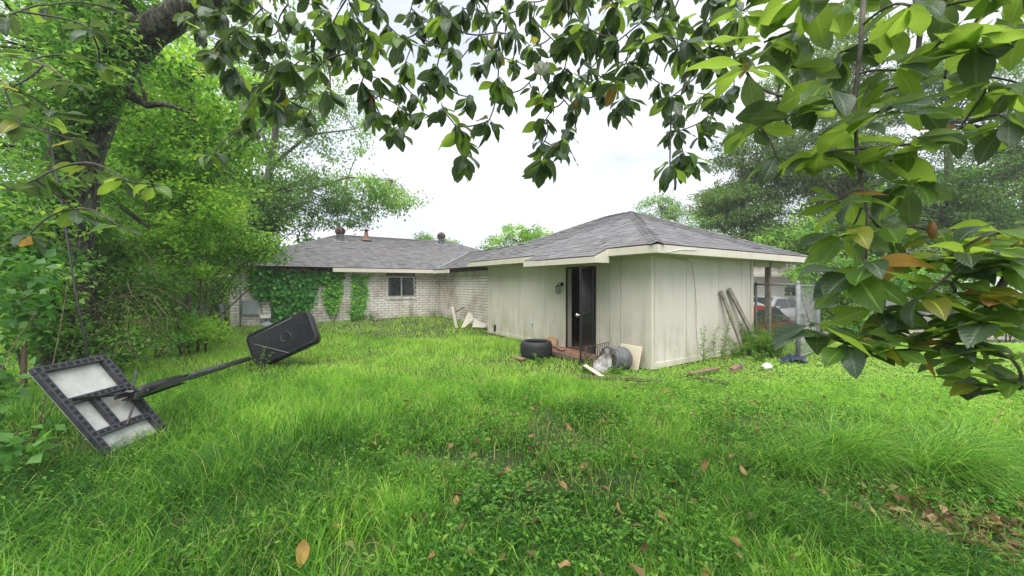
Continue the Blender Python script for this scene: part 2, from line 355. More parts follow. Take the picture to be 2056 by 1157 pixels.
nt.links.new(ms_.outputs[0], nt.nodes['Material Output'].inputs[0]); M['glass'] = m
M['dirty_white'] = surf('dirty_white', [(.38, (.03, .022, .018)), (.48, (.18, .17, .16)), (.62, (.42, .41, .40))], 4.5, .6)
M['bar_iron'] = surf('bar_iron', [(.3, (.05, .05, .052)), (.7, (.12, .12, .122))], 20, .35, .3)
# ------------------------------------------------------------------ ground and road
xs = np.concatenate((np.linspace(-90, -18, 14)[:-1], np.linspace(-18, 18, 121), np.linspace(18, 90, 14)[1:]))
ys = np.concatenate((np.linspace(-40, -2, 8)[:-1], np.linspace(-2, 26, 94), np.linspace(26, 140, 16)[1:]))
gx, gy = np.meshgrid(xs, ys); gz = hgt(gx, gy)-.012
nx, ny = len(xs), len(ys); idx = np.arange(nx*ny).reshape(ny, nx)
np_f = np.stack((idx[:-1, :-1], idx[:-1, 1:], idx[1:, 1:], idx[1:, :-1]), -1).reshape(-1, 4)
g = np_mesh('ground', np.stack((gx, gy, gz), -1).reshape(-1, 3), [np_f], M['soil'], smooth_=True); g['kind'] = 'structure'
mb = MB(); mb.add([(12.2, 13.6, -.44), (60, 14.5, -.44), (60, 30, -.44), (10.0, 30, -.44)], [(0, 1, 2, 3)]); o = mb.build('driveway', M['concrete'], kind='structure')
mb = MB(); mb.add([(5.9, 11.8, -.436), (9.6, 13.0, -.436), (11.4, 13.6, -.436), (9.4, 30, -.436), (4, 30, -.436), (4.4, 14, -.436)], [(0, 1, 2, 3, 4, 5)]); mb.build('path', M['concrete'], kind='structure')

# ------------------------------------------------------------------ roof shingles
def tab_mesh(name, L, hgt_, mat):
    me = bpy.data.meshes.new(name); t0, t1 = .013, .003
    me.from_pydata([(-L/2, 0, 0), (L/2, 0, 0), (L/2, hgt_, 0), (-L/2, hgt_, 0), (-L/2, 0, t0), (L/2, 0, t0), (L/2, hgt_, t1), (-L/2, hgt_, t1)],
                   [], [(4, 5, 6, 7), (0, 1, 5, 4), (1, 2, 6, 5), (3, 0, 4, 7)])
    me.materials.append(mat); return me
def shingles(O, e, s, n, span, rows, row_h, tab, jitter=1.):
    """O eave origin, e along the eave, s up the slope; span(t)->(x0,x1) at slope distance t. Returns (centre, length, matrix)"""
    out = []
    for i in range(rows):
        t = i*row_h; x0, x1 = span(t+row_h*.4)
        if x1-x0 < .06: continue
        off = (i % 2)*tab*.5+random.uniform(-.03, .03); x = x0-off
        while x < x1:
            a, b = max(x, x0), min(x+tab-.008, x1); x += tab
            if b-a < .03: continue
            p = O+e*((a+b)/2)+s*(t-.01+random.uniform(-.004, .004)*jitter)+n*.004
            out.append((p, b-a, random.uniform(0, .02)*jitter*(3 if random.random() < .06 else 1)))
    return out
def tab_verts(p, L, lift, e, s, n, hh):
    t0, t1 = .013+lift, .003
    return [p-e*L/2, p+e*L/2, p+e*L/2+s*hh, p-e*L/2+s*hh, p-e*L/2+n*t0, p+e*L/2+n*t0, p+e*L/2+s*hh+n*t1, p-e*L/2+s*hh+n*t1]
TABF = [(4, 5, 6, 7), (0, 1, 5, 4), (1, 2, 6, 5), (3, 0, 4, 7)]
U3, V3, Z3 = Vector((Ux[0], Ux[1], 0)), Vector((Vx[0], Vx[1], 0)), Vector((0, 0, 1))

# ------------------------------------------------------------------ the panelled annex (shed with carport roof)
shed = thing('panelled_shed', 'off-white panelled shed with grey hip roof and an open barred door', 'shed', H(0, 0, 0))
ZE = 2.30                                           # roof deck at the eave
UE0, UE1, VE0, VE1 = -.5, 5.64, -.5, 6.62; SL = .43
R1, R2 = H(2.57, 2.57, ZE+SL*3.07), H(2.57, 3.55, ZE+SL*3.07)
A, B, Cc, D = H(UE0, VE0, ZE), H(UE1, VE0, ZE), H(UE1, VE1, ZE), H(UE0, VE1, ZE)
# walls: each siding panel a part
SZ0, SZ1 = .10, 2.205
def panel_v(v0, v1, z0=SZ0, z1=SZ1):                # on the left wall (u = 0)
    mb = MB(); mb.ubox(0, .06, v0+.006, v1-.006, z0, z1); return mb.build('siding_panel', M['siding'], shed, .004)
def panel_u(u0, u1, z0=SZ0, z1=SZ1):                # on the right wall (v = 0)
    mb = MB(); mb.ubox(u0+.006, u1-.006, 0, .06, z0, z1); return mb.build('siding_panel', M['siding'], shed, .004)
for a_, b_ in ((.11, .72), (.72, 1.02), (1.02, 1.30), (2.40, 3.19), (3.19, 4.35), (4.35, 5.55), (5.55, 6.06)): panel_v(a_, b_)
panel_v(1.30, 2.40, 2.07)
for a_, b_ in ((.11, 1.13), (1.13, 2.33), (2.33, 3.33), (3.33, 3.75)): panel_u(a_, b_)
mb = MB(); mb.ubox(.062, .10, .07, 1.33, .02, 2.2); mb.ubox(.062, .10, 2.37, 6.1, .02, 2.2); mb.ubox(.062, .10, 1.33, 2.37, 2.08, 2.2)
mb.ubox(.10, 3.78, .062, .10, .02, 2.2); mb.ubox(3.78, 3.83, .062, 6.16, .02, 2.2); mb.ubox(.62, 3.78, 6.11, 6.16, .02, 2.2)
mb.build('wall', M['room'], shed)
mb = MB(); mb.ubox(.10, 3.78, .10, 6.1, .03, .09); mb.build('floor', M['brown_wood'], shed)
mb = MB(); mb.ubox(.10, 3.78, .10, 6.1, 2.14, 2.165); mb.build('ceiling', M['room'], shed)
for args in ((-.022, .075, -.022, .115), (-.022, .07, 6.06, 6.17), (3.75, 3.86, -.022, .06)):
    mb = MB(); mb.ubox(args[0], args[1], args[2], args[3], .03, 2.2); mb.build('corner_board', M['trim'], shed, .004)
mb = MB(); mb.ubox(.0755, 3.75, -.02, .06, .02, .13); mb.build('skirt_board', M['trim'], shed, .004)
mb = MB(); mb.ubox(-.02, .06, .1155, 1.30, .02, .12); mb.build('skirt_board', M['trim'], shed, .004)
mb = MB(); mb.ubox(-.02, .06, 2.40, 6.06, .02, .12); mb.build('skirt_board', M['trim'], shed, .004)
mb = MB(); mb.ubox(.0, .06, .10, 6.06, .0, .1); mb.ubox(.1, 3.75, .0, .06, .0, .1); mb.build('sill_plate', M['dark_wood'], shed)
# doorway
for v0, v1 in ((1.30, 1.375), (2.325, 2.40)):
    mb = MB(); mb.ubox(-.03, .13, v0, v1, .05, 2.065); mb.build('door_jamb', M['trim'], shed, .004)
mb = MB(); mb.ubox(-.03, .13, 1.3755, 2.3245, 2.0, 2.065); mb.build('door_head', M['trim'], shed, .004)
mb = MB(); mb.ubox(-.05, .13, 1.376, 2.324, .04, .095); mb.build('door_sill', M['dark_wood'], shed)
for v0, v1, z1 in ((1.376, 1.41, 2.0), (2.29, 2.324, 2.0)):
    mb = MB(); mb.ubox(-.06, -.031, v0, v1, .07, z1); mb.build('iron_frame', M['iron'], shed)
mb = MB(); mb.ubox(-.06, -.031, 1.4105, 2.2895, 1.965, 2.0); mb.build('iron_frame', M['iron'], shed)
# security door swung open towards the yard
hb = H(-.075, 1.40, 0); fd = Vector((-.47, -.88, 0)).normalized(); fn = Vector((0, 0, 1)).cross(fd); W = .90
sd = MB()
for t in (.0, W): sd.box(hb+fd*(t if t else .015)+Z3*1.01, .034, .03, 1.88, fd, fn, Z3)
for z in (.085, 1.935): sd.box(hb+fd*(W/2)+Z3*z, W-.05, .028, .034, fd, fn, Z3)
sdo = sd.build('security_door', M['iron'], shed)
for k in range(1, 8):
    mb = MB(); mb.tube([hb+fd*(W*k/8)+Z3*.11, hb+fd*(W*k/8)+Z3*1.91], .0055, 8); mb.build('bar', M['bar_iron'], sdo)
mb = MB(); mb.beam(hb+fd*.3+fn*.012+Z3*1.06, hb+fd*(W-.05)+fn*.012+Z3*1.03, .012, .03); mb.build('lock_bar', M['iron'], sdo)
mb = MB(); mb.box(hb+fd*(W-.045)+Z3*1.0, .07, .05, .16, fd, fn, Z3); mb.build('lock_box', M['iron'], sdo)
mb = MB()
for sgn in (-1,): mb.lathe(hb+fd*(W-.045)+fn*sgn*.024+Z3*1.0, [(.02, 0), (.015, .03), (.04, .045), (.045, .065), (.03, .085), (0, .09)], 14, fn*sgn)
mb.build('knob', M['chrome'], sdo)
# roof decks
def deck(poly, name='roof_deck'):
    pass
roof = MB()
for poly in ([A, D, R2, R1], [A, R1, B], [B, R1, R2, Cc], [D, Cc, R2]):
    n = (poly[1]-poly[0]).cross(poly[2]-poly[0]); n.normalize()
    if n.z < 0: poly = poly[::-1]
    roof.add(poly, [tuple(range(len(poly)))])
ex0, ex1 = .586, 2.9
roof.add([H(-.5, ex0, ZE), H(-.5, ex1, ZE), H(-.86, ex1, ZE-SL*.36), H(-.86, ex0, ZE-SL*.36)], [(0, 1, 2, 3)])
roof_o = roof.build('roof', M['shingle'], shed)
mb = MB(); mb.ubox(UE0+.03, UE1-.03, VE0+.03, VE1-.03, 2.168, 2.19); so = mb.build('soffit', M['soffit'], shed)
mb = MB(); mb.ubox(-.84, -.502, ex0+.02, ex1-.02, 2.035, 2.055); mb.build('soffit', M['soffit'], shed)
def fascia(a, b, z0, z1, out, par, mat='trim', t=.025):
    mb = MB(); d = (b-a).normalized(); n = d.cross(Z3)
    if n.dot(out) < 0: n = -n
    mb.box((a+b)/2+n*(t/2)+Z3*((z0+z1)/2-a.z), (b-a).length, t, z1-z0, d, n, Z3); return mb.build('fascia', M[mat], par, .003)
fascia(H(UE0, VE0, ZE), H(UE0, ex0, ZE), 2.15, 2.285, -U3, shed)
fascia(H(UE0, ex1, ZE), H(UE0, VE1, ZE), 2.15, 2.285, -U3, shed)
fascia(H(UE0-.024, VE0, ZE), H(UE1, VE0, ZE), 2.145, 2.285, -V3, shed)
fascia(H(UE1, VE0, ZE), H(UE1, VE1, ZE), 2.15, 2.285, U3, shed)
fascia(H(-.86, ex0, ZE), H(-.86, ex1, ZE), 2.015, 2.13, -U3, shed)
mb = MB(); mb.prism([H(-.884, ex0, 2.02), H(-.884, ex0, 2.125), H(-.50, ex0, 2.29), H(-.50, ex0, 2.02)], -V3, .025); mb.build('fascia', M['trim'], shed)
# shingles of the two visible faces
TAB, ROW = .30, .14
def face_tabs(O, e, up_dir, length, span_l, span_r, rise, rows):
    s = (up_dir+Z3*SL).normalized(); n = e.cross(s); n = n if n.z > 0 else -n
    k = s.dot(up_dir)                               # horizontal run per slope metre
    out = shingles(O, e, s, n, lambda t: (span_l(t*k), span_r(t*k)), rows, ROW, TAB)
    return [(p, L, l, e, s, n) for p, L, l in out]
rowsN = int(3.07*math.sqrt(1+SL*SL)/ROW)+1
tabs = face_tabs(A, V3, U3, 7.12, lambda r: r, lambda r: 7.12-r, SL, rowsN)
tabs += face_tabs(A, U3, V3, 6.14, lambda r: r, lambda r: 6.14-r, SL, rowsN)
tabs += face_tabs(H(-.86, ex0, ZE-SL*.36), V3, U3, 2.3, lambda r: 0, lambda r: 2.3, SL, 3)
cp = Vector((0, 0, EYE))
tabs.sort(key=lambda t: (t[0]-cp).length)
tab_me = tab_mesh('shingle', 1., ROW*1.25, M['shingle'])
for p, L, l, e, s, n in tabs[:300]:
    o = bpy.data.objects.new('shingle', tab_me); col.objects.link(o); o.parent = roof_o
    mtx = Matrix((e, s, n)).transposed().to_4x4(); mtx = mtx @ Matrix.Rotation(l*2, 4, 'X') @ Matrix.Diagonal((L, 1, 1, 1)); mtx.translation = p+n*l*.1-root_loc(roof_o); o.matrix_local = mtx
mb = MB()
for p, L, l, e, s, n in tabs[300:]: mb.add(tab_verts(p, L, l*.6, e, s, n, ROW*1.25), TABF)
mb.build('shingles', M['shingle'], roof_o, kind='stuff')
def cap_row(a, b, par):
    d = (b-a); L = d.length; d.normalize(); k = int(L/.2)
    mb = MB()
    sd_ = d.cross(Z3).normalized()
    for i in range(k):
        p = a+d*(i*L/k); q = a+d*((i+1.25)*L/k); jit = random.uniform(0, .006)
        for sg in (-1, 1):
            mb.add([p+Z3*(.035+jit), q+Z3*.022, q+sd_*sg*.13-Z3*.025, p+sd_*sg*.13-Z3*(.012-jit)], [(0, 1, 2, 3)])
    return mb.build('hip_cap', M['shingle'], par)
cap_row(A, R1, roof_o); cap_row(D, R2, roof_o); cap_row(B, R1, roof_o); cap_row(R1, R2, roof_o)
# carport post, lamp, outlet, cable
mb = MB(); pp = H(4.70, 0.02, 0); mb.box(pp+Z3*(1.07-.2), .11, .11, 2.58, U3, V3, Z3); mb.build('carport_post', M['grey_wood'], shed, .006)
mb = MB(); mb.ubox(3.9, 5.6, -.03, .07, 2.03, 2.165); mb.build('carport_beam', M['soffit'], shed)
lv = 2.52; lp = H(-.001, lv, 1.60)
mb = MB(); mb.lathe(lp, [(.0, 0), (.055, 0), (.05, .02), (0, .025)], 14, -U3)
mb.tube([lp-U3*.02, lp-U3*.08+Z3*.035, lp-U3*.13+Z3*.02, lp-U3*.13-Z3*.02], .009, 6)
lmp = mb.build('wall_lamp', M['iron'], shed)
lc = lp-U3*.13-Z3*.02
mb = MB(); mb.lathe(lc, [(.0, .01), (.03, 0), (.065, -.03), (.06, -.034), (0, -.034)], 6, (0, 0, 1), smooth=False); mb.lathe(lc, [(.05, -.19), (.05, -.2), (0, -.2)], 6, smooth=False)
for k in range(6):
    a_ = k*math.pi/3; c_ = Vector((math.cos(a_), math.sin(a_), 0))
    mb.beam(lc+c_*.058-Z3*.03, lc+c_*.048-Z3*.195, .008, .008, c_)
mb.build('lantern_cage', M['iron'], lmp)
mb = MB(); mb.lathe(lc, [(.048, -.036), (.042, -.19)], 6, smooth=False); mb.build('lantern_glass', M['glass'], lmp)
op = H(-.008, 3.72, .50)
mb = MB(); mb.box(op, .016, .085, .125, U3, V3, Z3); ou = mb.build('outlet_plate', M['white'], shed, .003)
mb = MB()
for z in (.03, -.028): mb.box(op-U3*.011+Z3*z, .008, .045, .036, U3, V3, Z3)
mb.build('outlet_cover', M['plastic_grey'], ou)
mb = MB(); mb.box(H(-.03, 5.70, .22), .05, .05, .2, U3, V3, Z3); mb.build('pipe_stub', M['iron'], shed)
mb = MB(); cpts = [H(.02, -.53, 2.17), H(.25, -.30, 2.13), H(.7, -.03, 2.12), H(1.1, -.03, 2.10), H(1.26, -.035, 2.02), H(1.36, -.03, 1.7), H(1.42, -.028, 1.2), H(1.42, -.028, .7), H(1.46, -.03, .35), H(1.6, -.05, .1)]
mb.tube(cpts, .0035, 6); mb.build('wall_cable', M['cable'], shed)
mb = MB(); mb.tube([H(-.3, -.535, 2.16), H(.15, -.535, 2.23), H(.6, -.54, 2.245)], .006, 6); mb.build('eave_cable', M['white'], shed)

# ------------------------------------------------------------------ the brick house
house = thing('brick_house', 'long low house of whitewashed worn brick under a grey shingle roof', 'house', H(0, 11.87, 0))
HV, HU0, HU1 = 11.87, -7.08, .63
WU0, WU1, WZ0, WZ1 = -1.71, -.50, 1.02, 1.90       # window opening
mb = MB()
mb.ubox(HU0, WU0, HV, HV+.16, -.1, 2.12); mb.ubox(WU1, HU1, HV, HV+.16, -.1, 2.12); mb.ubox(WU0, WU1, HV, HV+.16, -.1, WZ0); mb.ubox(WU0, WU1, HV, HV+.16, WZ1, 2.12)
mb.ubox(HU0, HU0+.16, HV+.16, HV+8, -.1, 2.12)
wall1 = mb.build('wall', M['mortar'], house)
mb = MB(); mb.ubox(HU1, HU1+.16, 6.17, HV, -.1, 2.12); wall2 = mb.build('wall', M['mortar'], house)
BL, BH, GAP = .285, .088, .016
bricks = []                                         # (wall, centre, length, height, rotation, dist)
def lay(par, face_pt, dirv, outv, length, z0, z1, hole=None):
    rows = int((z1-z0)/(BH+GAP))
    for r_ in range(rows):
        z = z0+r_*(BH+GAP)+BH/2; x = -(r_ % 2)*(BL+GAP)/2
        while x < length:
            a, b = max(x, 0), min(x+BL, length); x += BL+GAP
            segs = [(a, b)]
            if hole and hole[2] < z < hole[3]:
                segs = []
                if a < hole[0]: segs.append((a, min(b, hole[0])))
                if b > hole[1]: segs.append((max(a, hole[1]), b))
            for a2, b2 in segs:
                if b2-a2 > .03: bricks.append((par, face_pt+dirv*((a2+b2)/2)+Z3*z+outv*random.uniform(-.002, .004), b2-a2, BH, dirv))
    k = int(length/(BH+GAP)); top = z0+rows*(BH+GAP)
    for i in range(k):
        xx = (i+.5)*length/k
        if hole and hole[0]-.02 < xx < hole[1]+.02 and hole[3] > top: continue
        bricks.append((par, face_pt+dirv*xx+Z3*(top+.09)+outv*random.uniform(-.002, .004), BH, .18, dirv))
lay(wall1, H(HU0, HV, 0), U3, -V3, HU1-HU0, -.08, 1.92, (WU0-HU0, WU1-HU0, WZ0-.10, WZ1+.03))
lay(wall2, H(HU1, 6.17, 0), V3, -U3, HV-6.17, -.08, 1.92)
lay(wall1, H(HU0, HV, 0), V3, -U3, 6., -.08, 1.92)
bme = bpy.data.meshes.new('brick'); bx = MB(); bx.box((0, 0, 0), 1, .03, 1)
bme.from_pydata([((v[0]*(.985 if abs(v[1]) > 0 and v[1] < 0 else 1)), v[1], v[2]*(.97 if v[1] < 0 else 1)) for v in bx.v], [], bx.f); bme.materials.append(M['brick'])
bricks.sort(key=lambda t: (t[1]-cp).length+(30 if (t[1].x < -8.6 or (t[4] == V3 and t[0] == wall1)) else 0))
rest = {wall1: MB(), wall2: MB()}
for i, (par, c, L, hh, dv) in enumerate(bricks):
    if i < 300:
        o = bpy.data.objects.new('brick', bme); col.objects.link(o); o.parent = par
        o.location = c-root_loc(par); o.rotation_euler = (0, 0, math.atan2(dv.y, dv.x)); o.scale = (L, 1, hh)
    else: rest[par].box(c, L, .03, hh, dv, Z3.cross(dv), Z3)
for par, mb in rest.items(): mb.build('bricks', M['brick'], par, kind='stuff')
# window with sill of brick on edge
win = MB(); fy = HV+.05
for (a, b2, z0, z1) in ((WU0, WU1, WZ0, WZ0+.045), (WU0, WU1, WZ1-.045, WZ1)): win.ubox(a+.001, b2-.001, fy-.02, fy+.04, z0+.001, z1-.001)
for (a, b2) in ((WU0, WU0+.045), (WU1-.045, WU1), ((WU0+WU1)/2-.028, (WU0+WU1)/2+.028)): win.ubox(a+.0015, b2-.0015, fy-.018, fy+.038, WZ0+.046, WZ1-.046)
wo_ = win.build('window', M['alu'], house)
for a, b2 in ((WU0+.046, (WU0+WU1)/2-.03), ((WU0+WU1)/2+.03, WU1-.046)):
    mb = MB(); mb.ubox(a, b2, fy+.006, fy+.012, WZ0+.047, WZ1-.047); mb.build('pane', M['glass'], wo_)
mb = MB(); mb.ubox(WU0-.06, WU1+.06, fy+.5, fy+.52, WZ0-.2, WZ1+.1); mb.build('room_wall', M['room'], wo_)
mb = MB(); n_ = 26
pts = [H(WU0+.02+(WU1-WU0-.06)*i/n_, fy+.10+.02*math.sin(i*1.9), WZ0) for i in range(n_+1)]
mb.add(pts+[p+Z3*(WZ1-WZ0) for p in pts], [(i, i+1, n_+2+i, n_+1+i) for i in range(n_)]); mb.build('curtain', M['curtain'], wo_)
for i in range(13):
    mb = MB(); uu = WU0-.05+(WU1-WU0+.1)*(i+.5)/13; mb.box(H(uu, HV-.005, WZ0-.05), .09, .12, .085, U3, V3, Z3); mb.build('sill_brick', M['brick'], wo_, .004)
# main hip roof
EV, EU0, EU1, EZ, RV, RZ = 11.37, -7.6, 7.4, 2.22, 15.86, 3.98; S2 = (RZ-EZ)/(RV-EV)
a1, a2, b1, b2_ = H(EU0, EV, EZ), H(EU1, EV, EZ), H(EU0+4.49, RV, RZ), H(EU1-4.49, RV, RZ)
c1, c2 = H(EU0, 2*RV-EV, EZ), H(EU1, 2*RV-EV, EZ)
rf = MB(); rf.add([a1, a2, b2_, b1], [(0, 1, 2, 3)]); rf.add([a1, b1, c1], [(0, 1, 2)]); rf.add([a2, c2, b2_], [(0, 1, 2)]); rf.add([c1, b1, b2_, c2], [(0, 1, 2, 3)])
WE, WEZ, WR, S3 = .15, 2.20, 3.2, .345              # wing roof: eave u, eave z, ridge u, slope
WRZ = WEZ+S3*(WR-WE)
rf.add([H(WE, 6.3, WEZ), H(WE, 11.6, WEZ), H(WR, 14.2, WRZ), H(WR, 6.3, WRZ)], [(0, 3, 2, 1)])
rf.add([H(WR, 6.3, WRZ), H(WR, 14.2, WRZ), H(2*WR-WE, 14.2, WEZ), H(2*WR-WE, 6.3, WEZ)], [(0, 3, 2, 1)])
hroof = rf.build('roof', M['shingle'], house)
mb = MB()
def roof_tabs(O, e, up, slope, span, run):
    s = (up+Z3*slope).normalized(); n = e.cross(s); n = n if n.z > 0 else -n; k = s.dot(up)
    for p, L, l in shingles(O, e, s, n, lambda t: span(t*k), int(run/k/.15)+1, .15, .30): mb.add(tab_verts(p, L, l*.5, e, s, n, .18), TABF)
roof_tabs(a1, U3, V3, S2, lambda r: (r, min(15-r, 7.9+r*1.12)), 4.49)
roof_tabs(H(WE, 6.3, WEZ), V3, U3, S3, lambda r: (0, 5.15+r*.88), WR-WE)
roof_tabs(c1, -V3, U3, S2, lambda r: (r, 8.98-r), 4.49)
mb.build('shingles', M['shingle'], hroof, kind='stuff')
cap_row(a1, b1, hroof); cap_row(b1, b2_, hroof); cap_row(a2, b2_, hroof); cap_row(H(WR, 6.3, WRZ), H(WR, 14.1, WRZ), hroof)
va, vb = H(.29, EV+.02, 2.265), H(3.15, 13.96, 3.28)
mb = MB(); mb.beam(va, vb, .13, .012); mb.build('valley_flashing', M['galv'], hroof)
def turbine(u, v, s=1.):
    z = EZ+S2*(v-EV); c = H(u, v, z); mb = MB()
    mb.box(c+Z3*.03, .62, .62, .012, U3, (V3+Z3*S2).normalized(), None, 1)
    mb.lathe(c, [(.16, -.05), (.16, .26), (.18, .27), (.18, .30)], 18, mi=1)
    n = 18; cc = c+Z3*.46
    for k in range(n):                              # curved vanes
        a = 2*math.pi*k/n; pts = []
        for j in range(7):
            th = -1.2+2.4*j/6; rr = .235*math.cos(th)**.8; aa = a+.25*math.sin(th)
            pts.append((rr, aa, .19*math.sin(th)))
        vs_ = []
        for rr, aa, h in pts:
            for da in (0, .22): vs_.append(cc+Vector((math.cos(aa+da)*(rr-da*.12), math.sin(aa+da)*(rr-da*.12), h)))
        mb.add(vs_, [(2*j, 2*j+1, 2*j+3, 2*j+2) for j in range(6)], 0, True)
    mb.lathe(cc, [(.12, .17), (.09, .2), (0, .205)], 16); mb.lathe(cc, [(.12, -.12), (.13, 0), (.12, .12)], 14, mi=0)
    mb.tube([c+V3*(-.26)+Z3*.28, cc+V3*(-.27), cc+V3*(-.16)+Z3*.2, cc+Z3*.23, cc+V3*.16+Z3*.2, cc+V3*.27, c+V3*.26+Z3*.28], .012, 6, mi=1)
    return mb.build('turbine_vent', [M['rust'], M['galv']], hroof)
turbine(-3.12, 14.9); turbine(2.13, 15.3)
z = EZ+S2*(15.2-EV); c = H(-1.88, 15.2, z); mb = MB()
mb.lathe(c, [(.28, .0), (.15, .06), (.10, .2), (.095, .42)], 16); mb.lathe(c, [(.07, .42), (.07, .5), (.17, .51), (.0, .6)], 16, mi=1)
mb.build('flue_pipe', [surf('flue_clay', [(.3, (.16, .09, .055)), (.7, (.27, .17, .11))], 8, .8), M['rust']], hroof)
mb = MB(); c = H(2.0, 13.0, WEZ+S3*1.85); mb.tube([c-Z3*.1, c+Z3*.35], .03, 8); mb.build('vent_pipe', M['galv'], hroof)
# eaves: sound fascia on the right, rotten gap on the left
fascia(H(-3.9, EV, EZ), H(.18, EV, EZ), 2.05, 2.20, -V3, house)
fascia(H(WE, 9.6, WEZ), H(WE, EV-.03, WEZ), 2.03, 2.17, -U3, house)
mb = MB(); mb.ubox(-3.9, .14, EV+.03, HV, 2.085, 2.10); mb.build('soffit', M['soffit'], house)
for u0 in np.arange(-7.4, -3.9, .42):
    mb = MB(); mb.beam(H(u0, EV+.03, 2.15), H(u0, HV+.6, 2.15+S2*1.05), .04, .09); mb.build('rafter_tail', M['dark_wood'], house)
for v0 in np.arange(6.6, 9.7, .45):
    mb = MB(); mb.beam(H(WE+.03, v0, 2.12), H(WE+.7, v0, 2.12+S3*.67), .04, .09); mb.build('rafter_tail', M['dark_wood'], house)
mb = MB(); mb.ubox(-5.6, -4.7, EV+.28, EV+.30, 2.06, 2.17); mb.build('fascia', M['brown_wood'], house)
mb = MB(); mb.ubox(-7.55, -6.6, EV+.01, EV+.03, 2.05, 2.19); mb.build('fascia', M['brown_wood'], house)
mb = MB(); mb.ubox(HU0, HU1+.2, HV+.02, HV+.12, 2.12, 2.30); mb.ubox(HU1+.02, HU1+.12, 6.2, HV, 2.12, 2.3); mb.build('top_plate', M['dark_wood'], house)
# service boxes on the wall
mb = MB(); mb.ubox(-6.74, -6.27, HV-.15, HV-.01, .50, 1.02); eb = mb.build('meter_box', M['panel_grey'], house, .006)
mb = MB(); mb.ubox(-6.72, -6.29, HV-.158, HV-.151, .52, 1.0); mb.build('meter_door', M['panel_grey'], eb, .003)
mb = MB(); mb.tube([H(-6.80, HV-.05, -.05), H(-6.80, HV-.05, 1.4)], .022, 8); mb.tube([H(-5.88, HV-.05, 0), H(-5.88, HV-.05, 1.3)], .018, 8); mb.build('conduit', M['galv'], eb)
mb = MB(); mb.ubox(-6.22, -5.9, HV-.28, HV-.04, .36, .46); mb.build('junction_tray', M['white'], house, .004)
# ------------------------------------------------------------------ fallen basketball hoop
hoop = thing('basketball_hoop', 'black portable basketball hoop toppled over in the grass', 'basketball hoop', (-4.4, 5.2, 0))
T0 = Vector((-4.10, 3.18, .905)); e_ = Vector((-.03, 1, .0)).normalized(); b_ = Vector((.53, .13, -.825)).normalized(); n_ = -(e_.cross(b_)); n_.normalize()
BW, BLn = .60, 1.0
def bp(a, b, h=0.): return T0+e_*a+b_*b+n_*h
mb = MB(); mb.box(bp(BW/2, BLn/2, -.015), BW-.02, BLn-.02, .012, e_, b_, n_); bo = mb.build('backboard', M['board'], hoop, .003)
def fbar(a0, b0, a1, b1, w=.06, slots=True, t=.05):
    mb = MB(); mb.beam(bp(a0, b0, .018), bp(a1, b1, .018), w, t, n_); mb.build('frame_bar', M['plastic_grey'], bo, .006)
    if slots:
        L = (bp(a1, b1)-bp(a0, b0)).length; k = int(L/.058); d = (bp(a1, b1)-bp(a0, b0)).normalized(); sm = MB()
        for i in range(k):
            sm.box(bp(a0, b0, .0428)+d*((i+.5)*L/k), .034, w*.5, .004, d, n_.cross(d), n_)
        sm.build('slot_row', M['void'], bo, kind='stuff')
fbar(.0, .03, BW, .03); fbar(.0, BLn-.03, BW, BLn-.03)
fbar(.03, .06, .03, BLn-.06); fbar(BW-.03, .06, BW-.03, BLn-.06, .075)
fbar(.06, .38, BW-.07, .38); fbar(.06, .74, BW-.07, .74); fbar(.25, .41, .25, .71, .055)
P0, P1 = Vector((-3.74, 3.68, .545)), Vector((-5.0, 7.15, .20)); pd = (P1-P0).normalized(); ps = pd.cross(Z3).normalized()
def pl(t, s=0., h=0.): return P0+(P1-P0)*t+ps*s+Z3*h
mb = MB(); mb.tube([pl(.34), pl(.62), pl(1.02)], [.044, .044, .042], 14); po = mb.build('pole', M['pole'], hoop)
mb = MB(); mb.lathe(pl(.338), [(.037, 0), (.037, .012), (0, .02)], 14, pd); mb.build('pole_end', M['void'], po)
mb = MB(); mb.tube([pl(.62), pl(.66)], .049, 14); mb.build('pole_collar', M['pole'], po)
for s_ in (-.075, .075):
    mb = MB(); mb.beam(pl(-.02, s_, .0), pl(.44, s_*.75, .01), .018, .045); mb.build('bracket_arm', M['plastic_grey'], hoop, .003)
mb = MB(); mb.beam(pl(.0, 0, -.045), pl(.26, 0, -.04), .13, .01); mb.build('bracket_plate', M['iron'], hoop)
mb = MB(); mb.tube([pl(.02, .04, .02), pl(.14, .02, .02), pl(.27, 0, .01)], [.05, .055, .05], 12); mb.build('spring_housing', M['iron'], hoop)
mb = MB(); mb.tube([pl(.03, -.09, .02), pl(.03, .09, .02)], .012, 8); mb.tube([pl(.25, -.07, 0), pl(.25, .07, 0)], .012, 8); mb.build('bolt', M['galv'], hoop)
for q in (bp(.30, .76, .045), bp(.08, .37, .045), bp(BW-.05, .41, .045), bp(BW-.05, .71, .045)):
    mb = MB(); mb.beam(q, pl(.03, .0, .0), .016, .02); mb.build('strut', M['iron'], hoop)
mb = MB(); mb.beam(pl(.05, -.06, .05), pl(.12, -.16, .19), .02, .03); mb.build('lever', M['plastic_grey'], hoop, .002)
